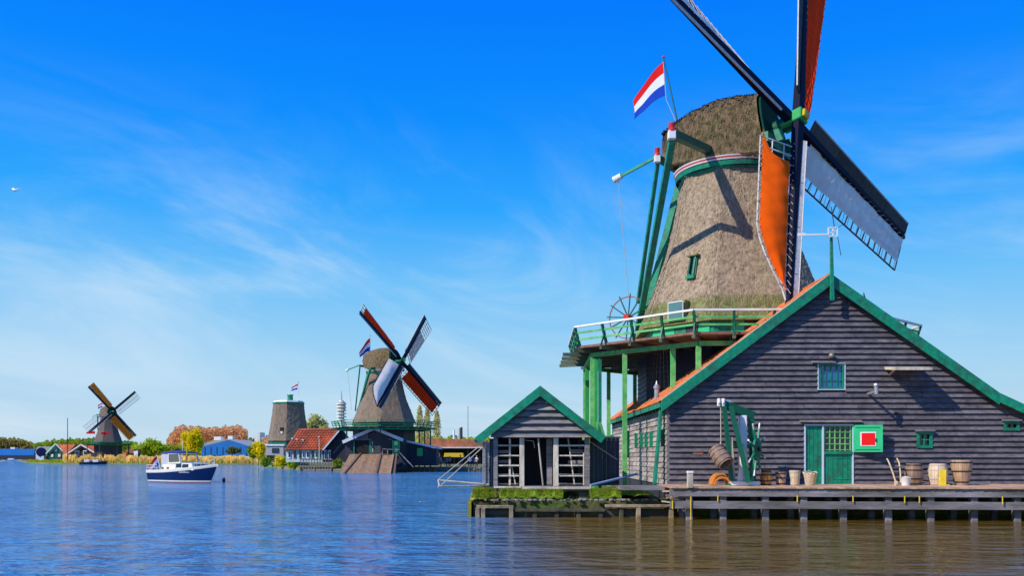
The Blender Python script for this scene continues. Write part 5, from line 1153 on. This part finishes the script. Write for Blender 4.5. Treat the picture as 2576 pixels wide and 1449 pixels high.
# jetty with railings
jt = thing('jetty', P(795, 1180, 128), 'small wooden jetty with grey railings in front of the red-roofed house', 'jetty')
bx(jt, 'deck', 753, 838, 1176, 1181, 122, 6, mat('skid', ()))
for u in range(755, 838, 7): bx(jt, 'railing_post', u, u+1.8, 1153+(u % 3), 1188, 121.9, .12, beamg)
for v in (1156, 1165): bx(jt, 'rail', 755, 838, v, v+1.6, 121.8, .08, beamg)
for u in (757, 790, 834): bx(jt, 'pile', u, u+3, 1178, 1192, 122.2, .3, mat('skid', ()))
# tower, masts, chimneys, far buildings
tw = thing('telecom_tower', P(859, 1075, 900), 'tall white and red telecom tower on the horizon left of the mill with red sails', 'tower')
def tz(v): return P(0, v, 900).z
cx_ = P(859, 0, 900).x
for v0, v1, r_, m in ((1110, 1060, 4.0, white), (1060, 1035, 3.0, mat('grey_render', ())), (1035, 1012, 4.2, mat('grey_render', ())), (1014, 1008, 2.5, white)): MB().tube((cx_, 900, tz(v0)), (cx_, 900, tz(v1)), r_, n=12).build('shaft', m, tw)
for v in (1058, 1050, 1042, 1034, 1026, 1018): MB().tube((cx_, 900, tz(v)), (cx_, 900, tz(v-2.4)), 5.2, n=12).build('platform', white if v % 4 else redp, tw)
MB().tube((cx_, 900, tz(1010)), (cx_, 900, tz(984)), .8, .3, n=6).build('antenna', mat('grey_render', ()), tw)
for k_, (u, v0, Y, r_, lab) in enumerate(((1177, 1022, 140, .09, 'tall thin grey mast right of the poplars, topmost of the masts there'), (170, 1052, 220, .12, 'tall thin dark mast left of the small distant windmill'), (346, 1133, 230, .15, 'white flagpole by the green bushes right of the distant windmill'), (803, 1104, 125, .05, 'thin pale flagpole before the red tiled roof'), (459, 1108, 240, .1, 'pale pole standing before the yellow-green birch'))):
    m_ = MB().tube(P(u, 1150+(8 if Y < 230 else 4), Y), P(u, v0, Y), r_, r_*.7, n=6).build('mast', [mat('grey_render', ()), iron, white, white, white][k_], None); tag(m_, lab, 'mast')
m_ = MB(); a_ = P(346, 1133, 230); m_.prism([P(346, 1134, 230), P(336, 1136, 230), P(337, 1146, 230), P(346, 1143, 230)], (0, .05, 0)); tag(m_.build('flag', white), 'plain white flag on the flagpole by the green bushes', 'flag')
for k_, (u, v0) in enumerate(((1142, 1082), (1156, 1077), (1161, 1075))): tag(MB().tube(P(u, 1115, 400), P(u, v0, 400), .55, .45, n=8).build('chimney_stack', [white, mat('grey_render', ()), iron][k_], None), ['short pale chimney stack, left of the two darker ones on the horizon', 'middle grey chimney stack of the three on the horizon', 'dark chimney stack, rightmost of the three on the horizon'][k_], 'chimney')
for k_, (u0, u1, v0, Y, m, lab) in enumerate(((1133, 1147, 1095, 500, mat('blue_metal', (.03, .16, .42), .5), 'small blue block building on the horizon between the poplars and chimneys'), (640, 668, 1095, 520, white, 'pale low building block on the horizon left of the mill stump'), (648, 654, 1088, 500, white, 'white rooftop block on the pale building left of the mill stump'))):
    tag(bx(None, 'distant_building', u0, u1, v0, 1140, Y, 10, m), lab, 'building')
wh_ = thing('warehouse', P(565, 1150, 330), 'bright blue warehouse with shallow grey gable roof on the far bank', 'warehouse')
bm_ = mat('blue_metal', ()); blue2 = mat('bright_blue_metal', (.012, .17, .52), .5, .1, .3)
pl(wh_, 'front_wall', [(507, 1146), (507, 1124), (575, 1108), (632, 1124), (632, 1146)], 320, .5, blue2)
pl(wh_, 'roof', [(504, 1125), (500, 1116), (560, 1106), (576, 1107)], 321, 25, mat('grey_render', ())); pl(wh_, 'roof', [(575, 1107), (634, 1125), (634, 1123), (575, 1105)], 320, 25, mat('grey_render', ()))
for k_ in range(8): bx(wh_, 'wall_rib', 514+k_*15, 514.8+k_*15, 1125, 1146, 319.8, .2, bm_)
for k_, (u0, u1, v0) in enumerate(((538, 556, 1099), (573, 585, 1097))): bx(wh_, 'roof_unit', u0, u1, v0, 1108, 330, 4, white)
bs = thing('blue_barge', P(40, 1150, 440), 'long blue barge hull moored at the far left bank', 'barge')
pl(bs, 'hull', [(-40, 1152), (-44, 1130), (88, 1130), (84, 1152)], 430, 8, blue2); pl(bs, 'lower_hull', [(-40, 1156), (-41, 1146), (92, 1146), (88, 1156)], 429, 9, mat('navy_board', ())); bx(bs, 'deckhouse', 26, 37, 1126, 1131, 432, 3, white)
# left bank houses
gh = thing('house', P(140, 1150, 262), 'small green boarded house with steep white-edged gable on the far left bank', 'house')
pl(gh, 'front_wall', [(119, 1158), (119, 1140), (140, 1119), (161, 1140), (161, 1158)], 262, 5, mat('far_green_board', (.012, .09, .07), .7))
for a_, b_ in (((116, 1142), (140, 1117)), ((140, 1117), (164, 1141))): MB().bar(P(*a_, 261.5), P(*b_, 261.5), .35, .35, up=(0, 1, 0)).build('verge_board', mat('pale_green', ()), gh)
bx(gh, 'window', 136, 144, 1126, 1137, 261.8, .2, mat('window_sky_glass', ())); bx(gh, 'window', 128, 134, 1143, 1150, 261.8, .2, white); bx(gh, 'window', 146, 152, 1143, 1150, 261.8, .2, white)
pl(gh, 'roof', [(140, 1117), (164, 1141), (173, 1141), (150, 1118)], 262.5, 5, tiler)
dh = thing('house', P(200, 1150, 255), 'wide dark house with white verge boards and two windows left of the distant windmill', 'house')
pl(dh, 'front_wall', [(166, 1160), (168, 1144), (203, 1121), (240, 1141), (243, 1160)], 255, 5, mat('brown_black_board', (.04, .022, .025), .7))
for a_, b_ in (((165, 1145), (204, 1119)), ((204, 1119), (242, 1142))): MB().bar(P(*a_, 254.5), P(*b_, 254.5), .35, .35, up=(0, 1, 0)).build('verge_board', white, dh)
pl(dh, 'roof', [(150, 1119), (190, 1119), (166, 1144), (160, 1144)], 256, 4, tiler); pl(dh, 'roof', [(205, 1119), (238, 1119), (262, 1140), (242, 1142)], 255.2, 5, tiler)
for u in (188, 209): w_ = bx(dh, 'window', u, u+11, 1134, 1148, 254.8, .2, white); bx(w_, 'pane', u+1.5, u+9.5, 1136, 1147, 254.7, .12, glass)
lh_ = thing('house', P(275, 1150, 252), 'low dark barn with orange tiled roof under the distant windmill', 'house')
pl(lh_, 'wall', [(243, 1160), (243, 1143), (318, 1143), (318, 1160)], 252, 5, mat('brown_black_board', ())); pl(lh_, 'roof', [(243, 1145), (243, 1128), (296, 1140), (318, 1138), (318, 1146), (296, 1149)], 251.6, 5, tile)
pl(lh_, 'roof_annex', [(318, 1140), (318, 1130), (337, 1130), (338, 1142)], 253, 5, tileo); bx(lh_, 'annex_wall', 318, 338, 1141, 1158, 253.5, 4, black)
tn = thing('round_tank', P(104, 1140, 262), 'dark purple round tank end left of the green gabled house', 'tank'); MB().tube(P(104, 1138, 261), P(104, 1138, 264), 1.4, n=20).build('tank_body', mat('purple_tank', (.02, .02, .10), .5), tn); bx(tn, 'stand', 98, 110, 1148, 1158, 261, 2, mat('pale_grey_paint', ()))
gr_ = thing('house', P(85, 1140, 300), 'pale grey roofed house behind the round tank', 'house'); pl(gr_, 'roof', [(88, 1140), (94, 1124), (134, 1124), (126, 1142)], 285, 6, mat('grey_render', ())); pl(gr_, 'wall', [(90, 1156), (90, 1140), (118, 1140), (118, 1156)], 286, 5, mat('pale_grey_paint', ()))
# small boats
def rowboat(u, v, Y, L_, label, m, rz):
    c = P(u, v, Y); t_ = thing('small_boat', (c.x, c.y, 0), label, 'boat'); mb = MB(); n_ = 12
    for i in range(n_+1):
        f = i/n_; x = (f-.5)*L_; w_ = .9*math.sin(math.pi*min(1, f*.9+.12))**.6; z = .55+.35*f**2
        for (ww, zz_) in ((-w_, z), (-w_*.6, -.05), (w_*.6, -.05), (w_, z)): mb.v.append((c.x+x*math.cos(rz)-ww*math.sin(rz), c.y+x*math.sin(rz)+ww*math.cos(rz), zz_))
    for i in range(n_):
        for j in range(3): q = i*4+j; mb.f.append((q, q+1, q+5, q+4)); mb.mi.append(0)
    mb.f += [(0, 1, 2, 3), (n_*4, n_*4+1, n_*4+2, n_*4+3)]; mb.mi += [0, 0]
    mb.build('hull', m, t_); MB().box((c.x-L_*.2, c.y-.5, .5), (c.x+L_*.12, c.y+.5, 1.25)).build('cuddy', mat('pale_grey_paint', ()), t_, bevel=.08); return t_
rowboat(30, 1154, 420, 9, 'small motorboat passing the blue barge on the far left', white, .1); rowboat(222, 1164, 231, 4.5, 'dark small boat moored left of its neighbour before the reeds', iron, 0); rowboat(244, 1164, 231, 5, 'dark moored boat with pale cuddy below the small windmill reeds', mat('navy_board', ()), .1)
lj = thing('landing_stage', P(238, 1160, 232), 'low grey landing stage with posts before the reeds under the distant windmill', 'jetty'); bx(lj, 'deck', 205, 270, 1160, 1162, 232, 2, beamg)
for u in range(206, 270, 8): bx(lj, 'post', u, u+1.3, 1154, 1170, 231.8, .2, beamg)
pbm = P(38, 478, 150); br = MB(); br.ball(pbm, .22, 8, 6, (2.2, 1, .8)); br.prism([pbm+Vector((-.1, 0, .1)), pbm+Vector((.15, 0, .1)), pbm+Vector((-.4, .2, .45)), pbm+Vector((-.9, .3, .35))], (0, .03, 0)); br.prism([pbm+Vector((-.1, 0, .1)), pbm+Vector((.2, 0, .1)), pbm+Vector((.6, .2, .45)), pbm+Vector((.9, .3, .30))], (0, .03, 0))
tag(br.build('bird', white), 'white gull gliding alone in the sky at the left edge', 'bird')

# ------------------------------------------------------------------ trees, bushes, reeds
def leafmat(name, c, c2, tr=.45): return mat(name, c, .8, .35, 1.2, col2=c2, trans=tr, spec=.15)
ol = leafmat('leaf_green', (.36, .46, .03), (.20, .30, .02)); yl = leafmat('leaf_yellow', (.95, .78, .01), (.75, .66, .012)); rd = leafmat('leaf_russet', (.85, .44, .20), (.70, .46, .24)); bg_ = leafmat('leaf_bright', (.48, .62, .02), (.32, .44, .02)); pale_l = leafmat('leaf_pale', (.60, .58, .20), (.50, .52, .18)); dk = leafmat('leaf_dark', (.035, .07, .015), (.02, .05, .015))
def leafquads(c, n, r, sz, clumps=None, ball=True):
    """leaf-sized faces in clumps through an ellipsoid"""
    r = np.array(r); k = clumps or 26; d = rng.normal(size=(k, 3)); d /= np.linalg.norm(d, axis=1)[:, None]; cc = d*(rng.uniform(.25, .95, k)**.6)[:, None]*r
    idx = rng.integers(0, k, n); p = cc[idx]+rng.normal(size=(n, 3))*r*.17+np.array(c)
    a = rng.normal(size=(n, 3)); a /= np.linalg.norm(a, axis=1)[:, None]; b = np.cross(a, rng.normal(size=(n, 3))); b /= np.linalg.norm(b, axis=1)[:, None]
    s = sz*rng.uniform(.6, 1.3, n)[:, None]; V = np.stack([p-a*s, p-b*s*.6, p+a*s, p+b*s*.6], 1).reshape(-1, 3); return V
def tree(u, vt, vb, w, Y, m, label, n=900, sz=.35, group=None, bare=0, cat='tree', name='tree', tall=1):
    base = P(u, vb, Y); top = P(u, vt, Y).z; h = top-base.z; rx = w/FPX*Y/2; zc = base.z+h*(.56 if cat == 'tree' else .5)
    t = thing(name, (base.x, Y, .4), label, cat, group)
    V = leafquads((base.x, Y, zc), n, (rx, max(rx*.8, 1), h*(.42 if cat == 'tree' else .5)), sz)
    F = np.arange(len(V)).reshape(-1, 4); o = quadmesh('crown', V, F, m, t, (base.x, Y, .4)); 
    tk = MB(); tk.tube((base.x, Y, .3), (base.x, Y, zc), .03*h, .012*h, 7)
    for k in range(9+bare*8):
        a_ = rng.uniform(0, 6.28); z0 = base.z+h*rng.uniform(.25, .7); L_ = rx*rng.uniform(.4, .9); tk.tube((base.x, Y, z0), (base.x+L_*math.cos(a_), Y+L_*.7*math.sin(a_), min(top, z0+h*rng.uniform(.12, .35))), .010*h, .003*h, 5)
    tk.build('trunk', mat('bark', (.12, .09, .06), .9, .3, 3), t); return t
T_ = [
 (483, 1074, 1146, 50, 300, yl, 'bright yellow-green birch standing above the motor cruiser', 5000, .33, None),
 (383, 1108, 1160, 62, 262, bg_, 'rounded green tree right of the distant windmill', 5000, .3, None),
 (432, 1118, 1160, 60, 285, ol, 'bushy green tree between the windmill trees and the birch', 2000, .45, None),
 (800, 1046, 1120, 62, 230, pale_l, 'pale spring tree behind the house with the red roof', 2200, .35, None),
 (650, 1112, 1160, 34, 175, yl, 'small yellow-green tree left of the mill stump', 1500, .25, None),
 (636, 1120, 1156, 26, 185, ol, 'small dark green tree beside the blue warehouse', 1200, .25, None),
 (585, 1124, 1146, 34, 300, leafmat('leaf_greygreen', (.16, .22, .08), (.22, .22, .08)), 'rounded grey-green bush before the blue warehouse', 1300, .35, None)]
for a_ in T_: tree(*a_[:6], a_[6], a_[7], a_[8])
for k_, (u, vt) in enumerate(((1056, 1023), (1075, 1030), (1099, 1036))):
    Y = 190; base = P(u, 1150, Y); t_ = thing('poplar', (base.x, Y, .4), ['slender pale poplar, leftmost of three beside the mill with red sails', 'slender pale poplar, middle one of three beside the mill with red sails', 'slender pale poplar, rightmost of three beside the mill with red sails'][k_], 'tree', 'poplars beside the mill with red sails')
    top = P(u, vt, Y).z; n_ = 2400; f = rng.uniform(0, 1, n_)**.8; z = 1+f*(top-1); rr = 1.0*np.sin(np.pi*np.clip(f*.86+.1, 0, 1))**.7; a = rng.uniform(0, 6.28, n_); q = rng.uniform(.2, 1, n_)*rr
    c = np.c_[base.x+q*np.cos(a), Y+q*np.sin(a), z]; d = np.c_[rng.normal(0, .05, n_), rng.normal(0, .05, n_), rng.uniform(.2, .5, n_)]; e = rng.normal(size=(n_, 3))*.06
    V = np.stack([c-e, c+d*.3, c+d+e, c+d*.3+e*2], 1).reshape(-1, 3); quadmesh('crown', V, np.arange(len(V)).reshape(-1, 4), leafmat('poplar_leaf', (.70, .62, .22), (.55, .50, .18)), t_, (base.x, Y, .4)); MB().tube((base.x, Y, .3), (base.x, Y, top-1), .16, .03, 6).build('trunk', mat('bark', ()), t_)
# belts of trees that read as one mass
def belt(name, us, Y, dY, m, n, sz, label=None):
    V = []
    xs = np.linspace(0, 1, 400); U = np.array([p[0] for p in us]); T2 = np.array([p[1] for p in us])
    u = rng.uniform(U[0], U[-1], n); top = np.interp(u, U, T2)+2.0*np.interp(u, np.linspace(-80, 1300, 500), rng.normal(0, 1, 500))+1.2*np.sin(u*.31)+rng.normal(0, 1.5, n); yy = Y+rng.uniform(0, dY, n)
    v = 1148-(1148-top)*rng.uniform(0, 1, n)**.65
    p = np.c_[(u-1288)/FPX*yy, yy, EYE+(HOR-v)/FPX*yy]
    a = rng.normal(size=(n, 3)); a /= np.linalg.norm(a, axis=1)[:, None]; b = np.cross(a, rng.normal(size=(n, 3))); b /= np.linalg.norm(b, axis=1)[:, None]; s = sz*rng.uniform(.6, 1.4, n)[:, None]
    V = np.stack([p-a*s, p-b*s*.7, p+a*s, p+b*s*.7], 1).reshape(-1, 3); o = quadmesh(name, V, np.arange(len(V)).reshape(-1, 4), m); o['kind'] = 'stuff'; return o
belt('far_trees', [(-60, 1100), (0, 1103), (60, 1110), (100, 1122)], 520, 60, leafmat('leaf_olive', (.30, .30, .06), (.40, .25, .07)), 14000, .8)
belt('treeline', [(85, 1118), (150, 1108), (230, 1106), (300, 1112), (345, 1116)], 480, 50, ol, 14000, .7)
belt('russet_woods', [(420, 1108), (440, 1082), (455, 1074), (520, 1078), (600, 1075), (622, 1084)], 430, 50, rd, 26000, .55)
belt('far_hedge', [(330, 1122), (420, 1124), (520, 1128), (700, 1120)], 420, 60, bg_, 14000, .55)
belt('far_trees', [(620, 1108), (680, 1104), (760, 1108), (900, 1112)], 600, 60, leafmat('leaf_olive', (), ()), 7000, 1.0)
belt("treeline", [(1010, 1092), (1050, 1098), (1110, 1102), (1180, 1104), (1260, 1106), (1500, 1098), (1900, 1100), (2500, 1096)], 420, 60, bg_, 40000, .7)
belt('russet_woods', [(660, 1104), (676, 1098), (690, 1110)], 400, 40, rd, 900, .6)
# reeds along the far bank
def reeds(name, u0, u1, Y0, Y1, n, h, m, w=.12):
    f = rng.uniform(0, 1, n); u = u0+(u1-u0)*f; y = np.interp(u, [74, 160, 420, 640, 668, 700, 750], [275, 236, 226, 222, 185, 152, 140])+rng.uniform(.3, 9, n)
    x = (u-1288)/FPX*y; hh = h*rng.uniform(.5, 1.15, n)*np.interp(u, np.linspace(70, 760, 260), rng.uniform(.6, 1.25, 260)); z = np.full(n, .25); dx = w/2
    V = np.empty((n, 4, 3)); V[:, 0] = np.c_[x-dx, y, z]; V[:, 1] = np.c_[x+dx, y, z]; lx = rng.normal(0, .12, n)*hh
    V[:, 2] = np.c_[x+dx*.6+lx, y, z+hh]; V[:, 3] = np.c_[x-dx*.6+lx, y+rng.normal(0, .2, n), z+hh]
    o = quadmesh(name, V.reshape(-1, 3), np.arange(4*n).reshape(-1, 4), m); o['kind'] = 'stuff'
reed = mat('reed_straw', (.95, .72, .24), .9, .35, .5, trans=.4, spec=.1); reedg = mat('reed_green', (.42, .48, .03), .9, .35, .5, trans=.4, spec=.1)
reeds('reeds', 160, 345, 0, 0, 9000, 1.9, reed); reeds('reeds', 345, 680, 0, 0, 12000, 1.7, reed); reeds('bank_grass', 74, 700, 0, 0, 16000, .9, reedg)
for k_, (u, w_, vt, Y, m, lab) in enumerate(((668, 26, 1150, 154, ol, 'small dark green shrub at the foot of the grey flat shed'), (704, 34, 1148, 148, yl, 'yellow flowering shrub between the grey shed and the jetty'), (735, 30, 1150, 141, bg_, 'bright green shrub left of the jetty railings'), (112, 22, 1143, 275, bg_, 'low green shrub under the round tank'), (848, 20, 1156, 126, ol, 'low shrub between the jetty and the slipway'))):
    tree(u, vt, 1176 if Y < 200 else 1160, w_, Y, m, lab, 900, .16 if Y < 200 else .3, cat='shrub', name='shrub')

# ------------------------------------------------------------------ people on the cafe terrace
def person(u, Y, shirt, trous, hairc, label, face=0, lift=.45, arm=.2, hgt=1.72):
    x = (u-1288)/FPX*Y; t_ = thing('person', (x, Y, lift), label, 'person'); k = hgt/1.75
    J = {'pel': (0, 0, .95, .13), 'ab': (0, 0, 1.12, .12), 'ch': (0, -.01, 1.33, .145), 'nk': (0, 0, 1.50, .055), 'hd': (0, -.01, 1.60, .085), 'tp': (0, -.01, 1.70, .08), 'nose': (0, -.10, 1.61, .02),
         'hl': (-.1, 0, .88, .09), 'kl': (-.12, -.03, .49, .062), 'al': (-.12, .02, .08, .04), 'tl': (-.13, -.14, .03, .035), 'hr': (.1, 0, .88, .09), 'kr': (.13, -.06*arm, .49, .062), 'ar': (.14, .05, .08, .04), 'tr': (.15, -.10, .03, .035),
         'sl': (-.2, 0, 1.42, .06), 'el': (-.27, .02, 1.14, .045), 'wl': (-.26, -.12*arm-.05, .9, .032), 'fl': (-.26, -.15*arm-.07, .8, .03), 'sr': (.2, 0, 1.42, .06), 'er': (.27, .03, 1.14, .045), 'wr': (.22, -.3*arm-.02, .95+.3*arm, .032), 'fr': (.2, -.36*arm-.04, .90+.4*arm, .03)}
    E_ = [('pel', 'ab'), ('ab', 'ch'), ('ch', 'nk'), ('nk', 'hd'), ('hd', 'tp'), ('hd', 'nose'), ('pel', 'hl'), ('hl', 'kl'), ('kl', 'al'), ('al', 'tl'), ('pel', 'hr'), ('hr', 'kr'), ('kr', 'ar'), ('ar', 'tr'), ('ch', 'sl'), ('sl', 'el'), ('el', 'wl'), ('wl', 'fl'), ('ch', 'sr'), ('sr', 'er'), ('er', 'wr'), ('wr', 'fr')]
    ks = list(J); me = bpy.data.meshes.new('s'); me.from_pydata([Vector(J[q][:3])*k for q in ks], [(ks.index(a), ks.index(b)) for a, b in E_], [])
    o = bpy.data.objects.new('s', me); COL.objects.link(o); md = o.modifiers.new('k', 'SKIN')
    for i, q in enumerate(ks): me.skin_vertices[0].data[i].radius = (J[q][3]*k,)*2; me.skin_vertices[0].data[i].use_root = q == 'pel'
    o.modifiers.new('u', 'SUBSURF').levels = 1
    dg = bpy.context.evaluated_depsgraph_get(); m2 = bpy.data.meshes.new_from_object(o.evaluated_get(dg)); bpy.data.objects.remove(o)
    m2.materials.clear(); sk_ = mat('skin', (.55, .32, .22), .6, .1, 5)
    for m in (sk_, shirt, trous, black): m2.materials.append(m)
    for f in m2.polygons:
        c = f.center; z = c.z/k; f.material_index = 3 if z < .09 else 2 if z < .93 and abs(c.x) < .21 else 0 if z > 1.47 or (abs(c.x) > .2 and z < 1.0) else 1; f.use_smooth = True
    b = bpy.data.objects.new('body', m2); COL.objects.link(b); b.parent = t_; WL[b.name] = Vector((0, 0, 0))
    h_ = MB(); h_.lathe([(.098, -.03), (.105, .03), (.09, .09), (.05, .125), (.001, .13)], (x, Y+.02, lift+1.63*k), 14); h_.build('hair', hairc, t_, smooth=60)
    t_.rotation_euler.z = face; return t_
hb1, hb2 = mat('brown_hair', (.06, .035, .02)), mat('fair_hair', (.35, .25, .12)); jean = mat('denim', (.04, .07, .16), .8); darkc = mat('dark_cloth', (.03, .03, .04), .8)
def cl(n_, c): return mat(n_, c, .8, .1, 5)
ppl = [(1108, 122, cl('cloth_bluegrey', (.25, .35, .5)), darkc, 'person in blue-grey top standing left of the yellow awning'), (1124, 124, cl('cloth_teal', (.15, .4, .5)), jean, 'person in teal top and jeans under the left end of the yellow awning'), (1131, 121, cl('cloth_pink', (.6, .3, .3)), darkc, 'person in pink top under the middle of the yellow awning'), (1158, 121, cl('cloth_navy', (.05, .06, .15)), jean, 'person in navy jacket at the right end of the yellow awning'), (1168, 123, cl('cloth_black', (.03, .03, .035)), darkc, 'person dressed in black right of the yellow awning'), (1181, 120, cl('cloth_white', (.75, .75, .8)), darkc, 'person in white shirt near the hanging boom ropes'), (1189, 122, cl('cloth_blue', (.08, .14, .5)), jean, 'person in blue jacket between the two in white'), (1199, 121, cl('cloth_cream', (.7, .6, .5)), darkc, 'person in cream top at the right end of the terrace')]
for i, (u, Y, s_, t2, lab) in enumerate(ppl): person(u, Y, s_, t2, (hb1, hb2)[i % 2], lab, random.uniform(-1.5, 1.5), arm=random.random(), hgt=random.uniform(1.6, 1.85))
